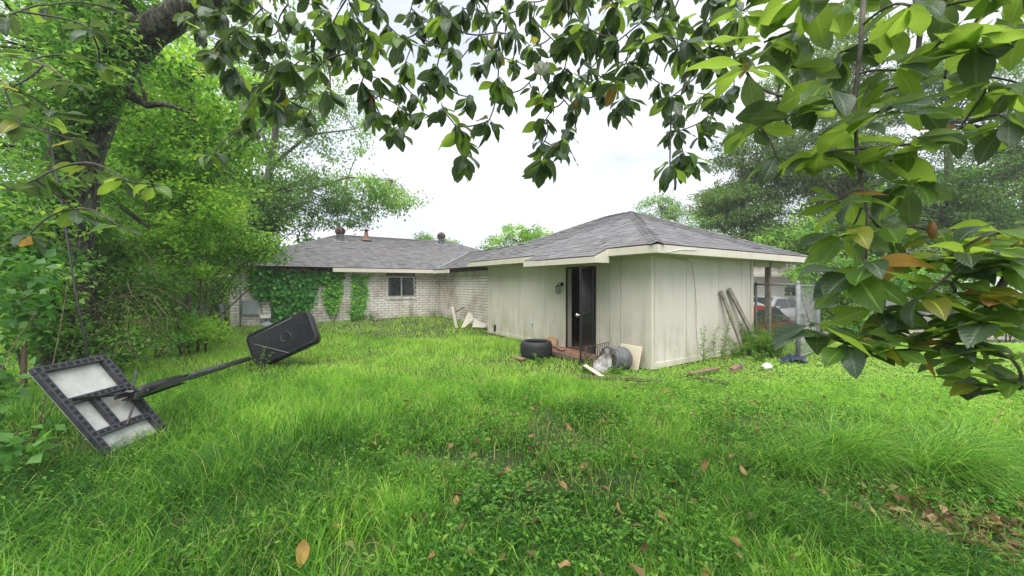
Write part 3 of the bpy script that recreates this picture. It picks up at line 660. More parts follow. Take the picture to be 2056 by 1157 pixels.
# water tank base on its edge, underside towards the camera
bc = Vector((-4.42, 7.32, .545)); nb = Vector((.02, -.96, .26)).normalized(); lb = Vector((.90, .10, .42)); lb = (lb-nb*lb.dot(nb)).normalized(); sb = lb.cross(nb)
LB, SB, TB = 1.24, .70, .23
mb = MB(); ring = []
def rr_(L, S, r, k=7):
    out = []
    for cx, cy, a0 in ((L/2-r, S/2-r, 0), (-L/2+r, S/2-r, 90), (-L/2+r, -S/2+r, 180), (L/2-r, -S/2+r, 270)):
        for i in range(k+1):
            a = R(a0+90*i/k); out.append((cx+r*math.cos(a), cy+r*math.sin(a)))
    return out
layers = [(LB-.10, SB-.10, .07, .105), (LB-.03, SB-.03, .10, .115), (LB, SB, .11, .095), (LB, SB, .11, .03), (LB-.06, SB-.05, .11, -.13), (LB-.12, SB-.10, .10, -.19), (LB-.2, SB-.18, .10, -.205)]
allv = []; K = None
for L, S, r, h in layers:
    ps_ = rr_(L, S, r); K = len(ps_); allv += [bc+lb*x+sb*y+nb*h for x, y in ps_]
fs_ = [(i*K+k, i*K+(k+1) % K, (i+1)*K+(k+1) % K, (i+1)*K+k) for i in range(len(layers)-1) for k in range(K)]
fs_ += [tuple(range(K))[::-1], tuple((len(layers)-1)*K+k for k in range(K))]
mb.add(allv, fs_, 0, True); ba = mb.build('base_tank', M['plastic'], hoop)
mb = MB(); mb.lathe(bc+nb*.1055+lb*.06, [(.115, 0), (.105, .008), (.09, .004), (.05, -.002), (0, -.003)], 24, nb); mb.build('dimple', M['plastic'], ba)
mb = MB(); mb.lathe(bc+nb*.107+lb*.40-sb*.12, [(.02, 0), (.02, .006), (0, .007)], 10, nb); mb.build('drain_plug', M['void'], ba)
for a, c in ((bc-lb*.5-sb*.12+nb*.12, bc+lb*.05+sb*.33+nb*.125), (bc-lb*.52-sb*.25+nb*.12, bc+lb*.3-sb*.3+nb*.12)):
    mb = MB(); mb.tube([a, (a+c)/2+nb*.008, c], .0045, 6); mb.build('brace_rod', M['panel_grey'], hoop)

# ------------------------------------------------------------------ bits of junk by the doorway
def gp(px, py, z=0.):
    d = (EYE-z)*755/(py-567); return Vector(((px-1028)/755*d, d, z))
tc_ = Vector((.53, 8.22, .03))
tire = thing('car_tire', 'old black car tire lying flat by the doorway', 'tire', tc_)
mb = MB(); mb.lathe(tc_, [(.235, .03), (.25, .0), (.29, -.01), (.325, .015), (.345, .07), (.345, .27), (.325, .325), (.29, .345), (.25, .34), (.235, .315), (.26, .27), (.28, .18), (.26, .06), (.235, .03)], 40); mb.build('carcass', M['rubber'], tire)
for h in (.10, .145, .195, .24):
    mb = MB(); mb.lathe(tc_, [(.345, h-.013), (.352, h-.010), (.352, h+.010), (.345, h+.013)], 40, smooth=False); mb.build('tread_rib', M['rubber'], tire)
def plank(name, label, a, b, w, t, mat, up=(0, 0, 1), cat='plank', group=None):
    o = MB().beam(a, b, w, t, up).build(name, M[mat], None, .004, loc=(Vector(a)+Vector(b))/2); return tag(o, label, cat, group)
plank('wooden_plank', 'long dark rotten plank lying in the weeds before the drum', gp(1158, 757, .06), gp(1332, 768, .05), .16, .045, 'dark_wood')
plank('wooden_plank', 'thin dark batten half sunk in the weeds below the rotten plank', gp(1180, 774, .03), gp(1318, 779, .03), .05, .03, 'brown_wood')
plank('wooden_board', 'short fresh tan board lying across another below the right wall', gp(1385, 750, .09), gp(1443, 739, .06), .09, .03, 'new_wood')
plank('wooden_board', 'dark wet board under the tan one below the right wall', gp(1368, 752, .04), gp(1462, 771, .04), .10, .03, 'dark_wood')
plank('leaning_plank', 'dark weathered plank propped on the right wall, nearer the corner', H(2.93, -.30, -.03), H(2.34, -.045, 1.46), .10, .04, 'grey_wood', V3*-1)
plank('leaning_plank', 'long grey plank propped slanting on the right wall, nearer the carport post', H(3.78, -.26, -.05), H(2.66, -.05, 1.50), .11, .045, 'grey_wood', V3*-1)
plank('wooden_block', 'short reddish block at the foot of the dark leaning plank', gp(1470, 744, .05), gp(1482, 736, .07), .1, .08, 'brown_wood', cat='block')
plank('wooden_stake', 'short split stake standing at the foot of the dark leaning plank', gp(1492, 742, .02), gp(1488, 727, .16), .05, .03, 'grey_wood', (0, -1, 0), cat='stake')
# doorstep of loose boards
st = thing('doorstep', 'low doorstep of loose broken reddish boards below the barred door', 'doorstep', H(-.45, 1.95, 0))
for k, (u0, mat, dz) in enumerate(((-.16, 'red_wood', .085), (-.34, 'red_wood', .08), (-.52, 'brown_wood', .07), (-.72, 'dark_wood', .065))):
    mb = MB(); mb.beam(H(u0, 1.22-.05*k, dz), H(u0+.03*(k % 2), 2.62+.06*k, dz+.01), .165, .035); mb.build('board', M[mat], st, .004)
for v0 in (1.45, 2.35):
    mb = MB(); mb.beam(H(-.78, v0, .02), H(-.08, v0, .02), .08, .06); mb.build('bearer', M['dark_wood'], st)
tag(MB().beam(H(-.40, 2.0, .125), H(-.25, 2.62, .16), .12, .015).build('wood_scrap', M['red_wood'], loc=H(-.3, 2.3, .1)), 'splintered reddish scrap lying on the doorstep boards', 'wood scrap')
tag(MB().prism([H(-.10, 2.62, .02), H(-.10, 3.12, .02), H(-.05, 3.10, .22), H(-.03, 2.95, .30), H(-.03, 2.66, .28)], -U3, .012).build('cardboard_sheet', M['cardboard'], loc=H(-.1, 2.9, 0)), 'torn pinkish cardboard sheet leaning behind the tire', 'cardboard')
plank('wooden_board', 'flat brown board in the grass left of the tire', gp(1030, 716, .03), gp(1052, 722, .03), .16, .03, 'brown_wood')
# metal drum on its side, grate, broken sheet, beige panel
dc = Vector((1.93, 7.0, .225)); da = Vector((-.70, -.45, .10)).normalized()
dr = thing('metal_drum', 'dull zinc drum lying on its side in the weeds by the corner', 'drum', (1.93, 7.0, 0))
mb = MB(); mb.lathe(dc, [(0, -.26), (.16, -.255), (.215, -.22), (.225, -.2), (.225, .2), (.215, .21), (.205, .2), (.205, -.19), (0, -.2)], 30, da); mb.build('shell', M['zinc'], dr)
mb = MB()
for h in (-.1, .05): mb.lathe(dc, [(.225, h-.012), (.232, h), (.225, h+.012)], 30, da)
mb.build('hoop_rib', M['zinc'], dr)
mb = MB(); mb.lathe(dc, [(.2, .195), (.1, .19), (.06, .19)], 24, da); mb.build('lid', M['dirty_white'], dr)
mb = MB(); mb.lathe(dc+da*.197, [(.085, 0), (.075, .02), (.04, .012), (0, .01)], 18, da); mb.build('burner_ring', M['rust'], dr)
gr = thing('grill_grate', 'black rusty grill grate leaning on the zinc drum', 'grate', (1.45, 6.95, 0))
ga, gb_ = Vector((1.30, 6.85, .06)), Vector((1.72, 6.78, .16)); gu = Vector((.10, .30, .36))
for k in range(12):
    t = k/11; p = ga+(gb_-ga)*t; mb = MB(); mb.tube([p, p+gu], .007, 5); mb.build('grate_bar', M['iron'], gr)
mb = MB(); mb.tube([ga, gb_, gb_+gu, ga+gu, ga], .011, 6); mb.build('grate_rim', M['rust'], gr)
tag(MB().prism([Vector((1.42, 6.70, .05)), Vector((1.75, 6.66, .04)), Vector((1.80, 6.76, .30)), Vector((1.70, 6.80, .38)), Vector((1.60, 6.82, .30)), Vector((1.48, 6.80, .24))], Vector((0, 1, -.2)).normalized(), .012).build('sheet_metal', M['dirty_white'], loc=(1.6, 6.75, 0)), 'bent pale sheet of metal leaning on the front of the drum', 'metal sheet')
plank('wooden_board', 'short cream board tilted in the weeds before the grate', Vector((1.30, 6.72, .17)), Vector((1.55, 6.45, .03)), .10, .02, 'cream', (.4, -.4, 1))
tag(MB().box(H(-.17, .36, .225), .022, .50, .44, (U3+Z3*.28).normalized(), V3, (Z3-U3*-.0+Vector(U3)*.28).normalized()).build('beige_panel', M['cream'], None, .003, loc=H(-.17, .36, 0)), 'beige square panel leaning by the shed corner beside the drum', 'panel')
# junk by the house wall
plank('wooden_board', 'pale narrow board standing askew by the brick side wall', gp(917, 659, .0)+Vector((0, 0, 0)), at(908, 616, 13.6), .10, .03, 'trim', (0, -1, 0))
plank('wooden_board', 'dark rust-brown board end sticking up by the brick side wall', at(911, 628, 13.7), at(932, 617, 13.9), .08, .04, 'brown_wood', (0, 0, 1))
tag(MB().prism([at(925, 659, 13.4), at(940, 627, 13.6), at(947, 630, 13.6), at(951, 641, 13.5), at(934, 657, 13.3)], (0, 1, 0), .02).build('plasterboard_sheet', M['soffit'], loc=at(935, 655, 13.4)), 'broken pale plasterboard sheet propped by the brick side wall', 'plasterboard')
tag(MB().prism([at(948, 657, 13.1), at(952, 640, 13.4), at(978, 652, 13.2), at(972, 658, 13.0)], (0, 1, 0), .03).build('plasterboard_sheet', M['soffit'], loc=at(960, 655, 13.2)), 'low pale plasterboard piece lying against the shed end', 'plasterboard')
tag(MB().ubox(-4.35, -3.4, HV-.25, HV-.1, -.02, .05).build('gutter_piece', M['white'], None, .01, loc=H(-3.9, HV-.2, 0)), 'white length of gutter lying along the foot of the brick wall', 'gutter')
tag(MB().beam(at(530, 649, 11.9), at(556, 660, 11.5), .22, .03, (0, -.5, 1)).build('grey_panel', M['panel_grey'], None, .003, loc=at(543, 655, 11.7)), 'small grey metal panel tilted behind the toppled hoop base', 'panel')
ac = thing('air_conditioner', 'grey box air conditioner left of the brick house corner', 'air conditioner', (-10.35, 13.5, 0))
mb = MB(); mb.ubox(-8.1, -7.3, HV+.3, HV+1.1, .10, .85); mb.build('cabinet', M['panel_grey'], ac, .01)
for k in range(9):
    mb = MB(); mb.ubox(-8.05, -7.35, HV+.285, HV+.297, .16+.07*k, .19+.07*k); mb.build('louvre', M['plastic_grey'], ac)
tag(MB().ubox(-8.3, -7.2, HV+.2, HV+1.2, -.05, .08).build('concrete_pad', M['concrete'], loc=H(-7.7, HV+.7, 0)), 'concrete pad under the air conditioner', 'pad')
# scraps on the right
o = MB(); n1 = 9
vs_ = []
for i in range(n1):
    for j in range(7):
        p = gp(1566+i*7+4*math.sin(j*2.2+i), 732-j*2+2*math.sin(i*1.9), .0); vs_.append(p+Z3*(.03+.09*abs(math.sin(i*1.7+j*2.1))*math.sin(math.pi*i/8)))
o.add(vs_, [(i*7+j, i*7+j+1, (i+1)*7+j+1, (i+1)*7+j) for i in range(n1-1) for j in range(6)], 0, True)
tag(o.build('tarpaulin', M['blue_tarp'], loc=gp(1590, 728)), 'crumpled dark blue tarpaulin at the foot of the fence post', 'tarpaulin')
o = MB(); c = gp(1540, 742, .0)
vs_ = []
for i in range(7):
    for k in range(12):
        th = math.pi*i/6; a = 2*math.pi*k/12; q = 1+.25*math.sin(3.1*a+i*2)
        vs_.append(c+Vector((math.sin(th)*math.cos(a)*.10*q, math.sin(th)*math.sin(a)*.08*q, .05+.06*math.cos(th)*q)))
o.add(vs_, [(i*12+k, i*12+(k+1) % 12, (i+1)*12+(k+1) % 12, (i+1)*12+k) for i in range(6) for k in range(12)], 0, True)
tag(o.build('plastic_bag', M['bag'], loc=c), 'small crumpled white plastic bag in the weeds', 'bag')

# ------------------------------------------------------------------ chain-link fences
def wire_mesh(p, q, z0, z1, step, par, r=.0026):
    p, q = Vector(p), Vector(q); L = (q-p).length; d = (q-p)/L; h = z1-z0; mb = MB(); n = d.cross(Z3)
    k = int((L+h)/step)
    for i in range(k+1):
        for sg in (1, -1):
            s0 = -h+i*step; a0 = max(s0, 0); a1 = min(s0+h, L)
            if a1-a0 < .02: continue
            za, zb = a0-s0, a1-s0
            if sg < 0: za, zb = h-za, h-zb
            mb.tube([p+d*a0+Z3*(z0+za)+n*sg*.002, p+d*a1+Z3*(z0+zb)+n*sg*.002], r, 3, False, smooth=False)
    return mb.build('wire_mesh', M['galv'], par)
def post(p, z0, z1, r, par, cap=True):
    p = Vector((p[0], p[1], 0)); mb = MB(); mb.tube([p+Z3*z0, p+Z3*z1], r, 12); o = mb.build('post', M['galv'], par)
    if cap: mb = MB(); mb.lathe(p+Z3*z1, [(r*1.15, -.02), (r*1.15, .01), (r*.7, .035), (0, .05)], 12); mb.build('post_cap', M['galv'], o)
def rail(a, b, r, par): MB().tube([a, b], r, 8).build('rail', M['galv'], par)
Pa, Pb, Pc = Vector((6.02, 9.28, 0)), Vector((6.02, 7.92, 0)), Vector((7.10, 8.72, 0))
f1 = thing('chain_link_fence', 'galvanised chain-link fence panel running out from the shed end', 'fence', Pa)
post(Pa, -.1, 1.62, .03, f1); post(Pb, -.1, 1.64, .04, f1); rail(Pa+Z3*1.60, Pb+Z3*1.60, .02, f1); rail(Pa+Z3*.9, Pb+Z3*.9, .008, f1); wire_mesh(Pa, Pb, .05, 1.58, .065, f1)
f2 = thing('chain_link_gate', 'galvanised chain-link gate with diagonal brace beside the yard', 'gate', Pb)
g0, g1 = Pb+(Pc-Pb)*.08, Pb+(Pc-Pb)*.95
for q in (g0, g1): rail(q+Z3*.08, q+Z3*1.58, .018, f2)
rail(g0+Z3*1.58, g1+Z3*1.56, .018, f2); rail(g0+Z3*.08, g1+Z3*.08, .018, f2); rail(g0+Z3*1.5, g1+Z3*.12, .012, f2); wire_mesh(g0, g1, .10, 1.55, .06, f2)
f3 = thing('chain_link_fence', 'low chain-link boundary fence running off right along the concrete drive', 'fence', Pc)
post(Pc, -.1, 1.62, .035, f3)
ln = [Pc, Vector((8.6, 10.6, 0)), Vector((10.2, 12.4, 0)), Vector((12.6, 12.5, 0)), Vector((15.4, 12.6, 0)), Vector((18.4, 12.7, 0))]
for i in range(5):
    p, q = ln[i], ln[i+1]; zp, zq = hz(p.x, p.y), hz(q.x, q.y)
    post(q, zq-.1, zq+1.3, .03, f3); rail(p+Z3*(zp+1.25 if i else 1.55), q+Z3*(zq+1.25), .018, f3)
    wire_mesh(p, q, min(zp, zq)+.02, (zp+zq)/2+1.22, .085, f3, .0022)
tag(MB().tube([gp(1652, 692, .05), gp(1672, 714, .02)], .02, 8).build('loose_pipe', M['galv'], loc=gp(1660, 700)), 'short galvanised pipe leaning at the foot of the gate post', 'pipe')

# ------------------------------------------------------------------ cars behind the fence
def car(name, label, c, yaw, paint):
    root = thing(name, label, 'car', c); ca, sa = math.cos(yaw), math.sin(yaw); c = Vector(c)
    def w(x, y, z): return c+Vector((ca*x-sa*y, sa*x+ca*y, z))
    stn = [(-2.15, .62, .38, .74), (-2.05, .78, .27, .86), (-1.5, .84, .24, .93), (-.9, .86, .22, .95), (0, .87, .22, .93), (.8, .86, .22, .92), (1.3, .84, .23, .88), (1.85, .80, .26, .76), (2.12, .62, .36, .62)]
    mb = MB(); vs_ = []; n = 0
    for x, hw, zl, zb in stn:
        ring_ = [(-hw*.86, zl), (-hw, zl+.16), (-hw*1.01, (zl+zb)/2+.05), (-hw*.96, zb-.05), (-hw*.86, zb), (0, zb+.03), (hw*.86, zb), (hw*.96, zb-.05), (hw*1.01, (zl+zb)/2+.05), (hw, zl+.16), (hw*.86, zl)]
        n = len(ring_); vs_ += [w(x, y, z) for y, z in ring_]
    fs_ = [(i*n+k, i*n+(k+1) % n, (i+1)*n+(k+1) % n, (i+1)*n+k) for i in range(len(stn)-1) for k in range(n)]
    fs_ += [tuple(range(n))[::-1], tuple((len(stn)-1)*n+k for k in range(n))]
    mb.add(vs_, fs_, 0, True); mb.build('body', M[paint], root)
    cab = [(-1.75, .74, .93, .94, .72), (-1.05, .80, .93, 1.36, .60), (-.3, .82, .92, 1.43, .62), (.35, .81, .92, 1.38, .60), (1.15, .76, .90, .92, .70)]
    mb = MB(); vs_ = []
    for x, h0, z0, z1, h1 in cab:
        ring_ = [(-h0, z0), (-(h0+h1)/2-.02, (z0+z1)/2), (-h1, z1-.03), (-h1*.8, z1), (0, z1+.02), (h1*.8, z1), (h1, z1-.03), ((h0+h1)/2+.02, (z0+z1)/2), (h0, z0)]
        n = len(ring_); vs_ += [w(x, y, z) for y, z in ring_]
    mb.add(vs_, [(i*n+k, i*n+k+1, (i+1)*n+k+1, (i+1)*n+k) for i in range(len(cab)-1) for k in range(n-1)], 0, True); mb.build('cabin', M[paint], root)
    for sg in (-1, 1):
        for x0, x1, t0, t1 in ((-1.35, -.42, -1.0, -.42), (-.34, .86, -.34, .34)):
            mb = MB(); mb.add([w(x0, sg*.835, .95), w(x1, sg*.835, .95), w(t1, sg*.69, 1.33), w(t0, sg*.69, 1.33)], [(0, 1, 2, 3)]); mb.build('side_window', M['car_glass'], root)
        for x in (-1.35, 1.35):
            wc = w(x, sg*.80, .31); ax = Vector((-sa, ca, 0))*sg
            mb = MB(); mb.lathe(wc, [(.19, .075), (.25, .09), (.31, .07), (.315, -.05), (.25, -.09)], 22, ax); wh = mb.build('wheel', M['rubber'], root)
            mb = MB(); mb.lathe(wc, [(.2, .07), (.17, .055), (.06, .07), (0, .075)], 16, ax); mb.build('rim', M['galv'], wh)
        mb = MB(); mb.box(w(-2.10, sg*.60, .70), .06, .26, .13, Vector((ca, sa, 0)), Vector((-sa, ca, 0)), Z3); mb.build('tail_light', M['tail'], root, .01)
        mb = MB(); mb.box(w(.75, sg*.93, .98), .10, .16, .10, Vector((ca, sa, 0)), Vector((-sa, ca, 0)), Z3); mb.build('mirror', M[paint], root, .02)
    mb = MB(); mb.add([w(1.10, -.70, .935), w(1.10, .70, .935), w(.42, .56, 1.385), w(.42, -.56, 1.385)], [(0, 1, 2, 3)]); mb.build('windscreen', M['car_glass'], root)
    mb = MB(); mb.add([w(-1.72, -.68, .965), w(-1.72, .68, .965), w(-1.10, .56, 1.36), w(-1.10, -.56, 1.36)], [(0, 1, 2, 3)]); mb.build('rear_window', M['car_glass'], root)
car('red_car', 'red sedan parked beyond the chain-link fence', (7.45, 12.25, -.52), UROT+math.pi, 'red_paint')
car('silver_car', 'pale silver sedan parked behind the red car', (12.0, 17.8, -.44), UROT+math.pi-.1, 'silver_paint')

# ------------------------------------------------------------------ neighbouring buildings
def neighbour(name, label, x0, x1, y0, y1, zg, ze, zr, door=None, wins=()):
    r = thing(name, label, 'house', ((x0+x1)/2, y0, zg)); mb = MB(); mb.box(((x0+x1)/2, (y0+y1)/2, (zg+ze)/2), x1-x0, y1-y0, ze-zg); mb.build('wall', M['white_wall'], r)
    ym = (y0+y1)/2; mb = MB(); o_ = .5
    a = [(x0-o_, y0-o_, ze), (x1+o_, y0-o_, ze), (x1+o_, y1+o_, ze), (x0-o_, y1+o_, ze), (x0-o_, ym, zr), (x1+o_, ym, zr)]
    mb.add([Vector(p)+Z3*.06 for p in a], [(0, 1, 5, 4), (3, 4, 5, 2), (0, 4, 3), (1, 2, 5)]); mb.build('roof', M['pink_roof'], r)
    mb = MB(); mb.box(((x0+x1)/2, y0-o_, ze-.03), x1-x0+2*o_, .04, .17); mb.build('fascia', M['white'], r)
    if door:
        for k in range(4):
            mb = MB(); mb.box(((door[0]+door[1])/2, y0-.03, zg+.27+.54*k), door[1]-door[0], .05, .5); mb.build('garage_panel', M['white'], r, .02)
    for wx in wins:
        mb = MB(); mb.box((wx, y0-.03, 1.1), 1.2, .06, 1.1); f = mb.build('window', M['white'], r)
        mb = MB(); mb.box((wx, y0-.065, 1.1), 1.05, .02, .95); mb.build('pane', M['car_glass'], f)
    return r
neighbour('neighbour_house', 'low white house with pale roof beyond the parked cars', 13, 23.5, 29, 36, -.5, 2.2, 4.3, None, (18.2, 21.5))
neighbour('garage', 'white garage far across the concrete drive behind leaves', 25.6, 33, 28, 36, -.5, 2.0, 4.0, (26.2, 29.6))
# ------------------------------------------------------------------ trees and shrubs
def rand_dir(n): return unit(rng.normal(size=(n, 3)))
def crown_geo(lobes, n_leaf, clump_r, leaf, width=.5, droop=.3, flat=.55, shell=.45):
    """lobes: (centre, (rx,ry,rz), clumps). Returns verts, faces, tint and clump centres"""
    P, Dn, Up, S, T, CC = [], [], [], [], [], []
    for c, r, k in lobes:
        dd = rand_dir(k); rad = (shell+(1-shell)*rng.random(k)**.6)[:, None]
        cc = np.array(c)+dd*rad*np.array(r); CC.append(cc)
        for j in range(k):
            m = max(4, int(n_leaf*1.35*rng.uniform(.5, 1.5))); cr_ = clump_r*rng.uniform(.6, 1.4)
            off = rng.normal(size=(m, 3))*np.array((cr_, cr_, cr_*flat))*.52
            P.append(cc[j]+off); d = rand_dir(m)*.8+unit(off+1e-6)*.6+np.array((0, 0, -droop)); Dn.append(unit(d))
            Up.append(unit(rand_dir(m)*.75+np.array((0, 0, 1.)))); S.append(leaf*rng.uniform(.5, 1.35, m)); T.append(np.clip(rng.uniform(.0, .95)+rng.normal(size=m)*.15, 0, 1))
    P = np.concatenate(P); v, f = leaves_geo(P, np.concatenate(Dn), np.concatenate(Up), np.concatenate(S), width)
    return v, f, np.repeat(np.concatenate(T), 4), np.concatenate(CC)
def bez(a, b, sag=.0, n=5, wob=.1):
    a, b = Vector(a), Vector(b); L = (b-a).length; j = Vector(rng.normal(size=3))*wob*L; out = []
    for i in range(n+1):
        t = i/n; out.append(a+(b-a)*t+j*math.sin(math.pi*t)*.5+Z3*(sag*L*math.sin(math.pi*t)))
    return out
def plant(name, label, cat, base, stems, lobes, n_leaf, clump_r, leaf, mat, bark='bark', width=.5, droop=.3, flat=.55, shell=.45, limb_share=.3, limb_r=.03, group=None, crown='crown', stem='trunk'):
    base = Vector((base[0], base[1], hz(base[0], base[1]))) if len(base) == 2 else Vector(base)
    root = thing(name, label, cat, base, group)
    v, f, t, cc = crown_geo(lobes, n_leaf, clump_r, leaf, width, droop, flat, shell)
    tr = MB(); anchors = []
    for pts, rad in stems:
        tr.tube(pts, rad, 10 if max(rad) > .1 else 6); anchors += [(Vector(p), r) for p, r in zip(pts, rad)][1:]
    tr.build(stem, M[bark], root)
    br = MB()
    for p in cc[rng.random(len(cc)) < limb_share]:
        p = Vector(p); q, r = min(anchors, key=lambda a: (a[0]-p).length+max(0, a[0].z-p.z)*1.2)
        if (p-q).length < .15: continue
        r0 = min(r*.6, limb_r*(1+(p-q).length*.15)); pts = bez(q, p, .06, 5, .12); br.tube(pts, [r0*(1-.8*i/5) for i in range(6)], 5, False)
    if br.v: br.build('branches' if stem == 'trunk' else 'twigs', M[bark], root, kind='stuff')
    np_mesh(crown, v, f, M[mat], t, root, kind='stuff'); return root

# big oak at the left edge
oak_pts = [(-6.62, 5.7, -.1), at(120, 520, 5.7), at(138, 420, 5.7), at(152, 310, 5.6), at(196, 200, 5.5)]
limb = [at(185, 225, 5.5), at(240, 130, 5.4), at(300, 65, 5.3), at(380, 18, 5.1), at(470, -20, 4.9), at(620, -70, 4.6)]
limb2 = [at(175, 240, 5.5), at(140, 120, 5.8), at(120, 0, 6.0), at(140, -170, 6.2)]
twig = [at(250, 190, 5.4), at(295, 212, 5.2), at(330, 208, 5.1), at(380, 226, 4.9)]
plant('oak_tree', 'massive dark-barked tree with a thick limb arching over the left side', 'tree', (-6.62, 5.7),
      [(oak_pts, [.36, .33, .31, .29, .27]), (limb, [.24, .22, .2, .17, .14, .10]), (limb2, [.22, .2, .17, .12]), (twig, [.05, .045, .035, .015])],
      [(at(30, 90, 5.6), (1.6, 1.3, 1.2), 60), (at(120, -160, 5.8), (2.2, 1.8, 1.0), 40), (at(330, -120, 5.0), (1.6, 1.4, .5), 26), (at(150, 110, 5.15), (.6, .25, 1.0), 46), (at(60, 330, 6.0), (1.2, 1.0, 1.3), 60), (at(95, 330, 5.1), (.35, .2, .9), 16), (at(230, 30, 5.3), (.7, .5, .5), 30), (at(70, 450, 5.1), (.5, .25, .4), 12), (at(200, 120, 5.0), (.35, .2, .5), 22)],
      62, .32, .085, 'leaf_mid', limb_share=.25)
# airy trees on the left and behind the house
plant('maple_tree', 'bright yellow-green leafy tree under the arching limb', 'tree', (-7.7, 8.8),
      [([(-7.7, 8.8, -.1), (-7.6, 8.8, 2), (-7.3, 8.7, 4), (-7.4, 8.7, 6.5)], [.13, .11, .09, .05])],
      [(at(300, 200, 8.6), (1.3, 1.2, 1.5), 75), (at(430, 190, 8.9), (1.2, 1.2, 1.2), 50), (at(240, 330, 8.3), (1.3, 1.1, 1.0), 50), (at(400, 330, 8.8), (1.3, 1.1, 1.0), 50), (at(230, 60, 9), (1.4, 1.2, 1.3), 40)],
      70, .36, .11, 'leaf_bright', 'bark_pale', .62, limb_share=.3)
plant('ash_tree', 'tall airy pale-green tree leaning over the roof of the house', 'tree', (-14.5, 20.5),
      [([(-14.5, 20.5, -.1), (-14.2, 20.5, 4), (-13.2, 20.6, 8), (-12.6, 20.6, 13)], [.28, .24, .18, .09]), ([(-13.8, 20.5, 5.2), (-11.5, 20.8, 6.7), (-9.0, 20.6, 7.4), (-6.5, 20.5, 7.2)], [.11, .09, .06, .02]), ([(-13.2, 20.6, 8), (-11, 20.3, 9.6), (-8.6, 20.5, 10)], [.1, .07, .03])],
      [(at(560, 260, 20.5), (2.9, 2.6, 3.2), 70), (at(670, 260, 20.8), (2.2, 2, 2.6), 40), (at(720, 390, 20.4), (2.6, 1.8, 1.3), 48), (at(800, 400, 20.4), (1.3, 1.3, .8), 22), (at(480, 150, 21), (3, 2.5, 3), 45), (at(640, 150, 20.4), (1.6, 1.6, 1.6), 20)],
      58, .62, .17, 'leaf_pale', 'bark_pale', .55, limb_share=.55, limb_r=.035, shell=.3)
plant('elm_tree', 'dense dark-green tree rising behind the left end of the roof', 'tree', (-12.5, 19),
      [([(-12.5, 19, -.1), (-12.4, 19, 3), (-12.3, 19, 6)], [.2, .17, .08])],
      [(at(590, 400, 18.6), (2.6, 2, 2.0), 85), (at(500, 420, 18), (2.2, 1.8, 2), 60), (at(690, 430, 19.5), (1.4, 1.3, .8), 22)], 70, .5, .15, 'leaf_dark', limb_share=.2)
plant('elm_tree', 'mid-green tree filling the gap left of the house roof', 'tree', (-9.7, 12.2),
      [([(-9.7, 12.2, -.1), (-9.6, 12.2, 2.5), (-9.3, 12.2, 5)], [.14, .12, .06])],
      [(at(420, 410, 12.4), (1.6, 1.4, 1.3), 60), (at(340, 300, 12), (1.9, 1.5, 1.7), 60), (at(300, 440, 11.6), (1.7, 1.4, 1.3), 50)], 68, .45, .12, 'leaf_mid', 'bark_pale', limb_share=.3)
plant('elm_tree', 'dark tree filling the upper left corner behind the big trunk', 'tree', (-12.2, 10.5),
      [([(-12.2, 10.5, -.1), (-12.1, 10.5, 4), (-12.3, 10.4, 8)], [.25, .2, .1])],
      [(at(120, 250, 10.3), (2.2, 1.8, 3.2), 80), (at(-20, 300, 9.5), (1.8, 1.8, 3), 60), (at(60, 520, 9.0), (2.0, 1.5, 1.3), 50)], 66, .5, .13, 'leaf_mid', limb_share=.2)
far = [(-31, 27, 6.5, 9, 'leaf_mid', 'far tree at the left edge of the wood'), (-24, 25, 6, 9, 'leaf_pale', 'far pale tree behind the big trunk'), (-18.5, 24, 5.6, 8, 'leaf_mid', 'far tree behind the yellow-green one'), (-14, 15.5, 3.2, 6, 'leaf_bright', 'bright tree in the thicket left of the house'),
       (17.5, 31, 4.5, 6, 'leaf_mid', 'rounded tree behind the cedars by the white house'), (24, 26, 4.6, 6.5, 'leaf_dark', 'dark tree behind the cedars to the right'), (30.5, 24.5, 5, 6.5, 'leaf_mid', 'leafy tree at the far end of the drive'), (38, 25, 5, 7, 'leaf_dark', 'dark tree at the right end of the drive'), (21, 21.5, 3.2, 5.2, 'leaf_mid', 'leafy tree over the boundary fence')]
for X_, Y_, r_, h_, mt_, lb_ in far:
    z0 = hz(X_, Y_); rgt = X_ > 0; s_ = .75 if rgt else 1
    plant('broadleaf_tree', lb_, 'tree', (X_, Y_), [([(X_, Y_, z0-.1), (X_+.2, Y_, h_*.4), (X_, Y_, h_)], [.25, .2, .08])],
          [((X_, Y_, h_), (r_*.8, r_*.6, h_*.55*s_), 60), ((X_-r_*.5, Y_-.5, h_*.62), (r_*.55, r_*.5, h_*.4*s_), 34), ((X_+r_*.5, Y_-.5, h_*.66), (r_*.55, r_*.5, h_*.4*s_), 34)]+([] if rgt else [((X_, Y_, h_*1.5), (r_*.6, r_*.5, h_*.3), 26), ((X_, Y_-1, h_*.25), (r_*.8, r_*.5, h_*.22), 26)]),
          52, .85, .26, mt_, 'bark_pale', .6, limb_share=.25, group='trees around the yard')
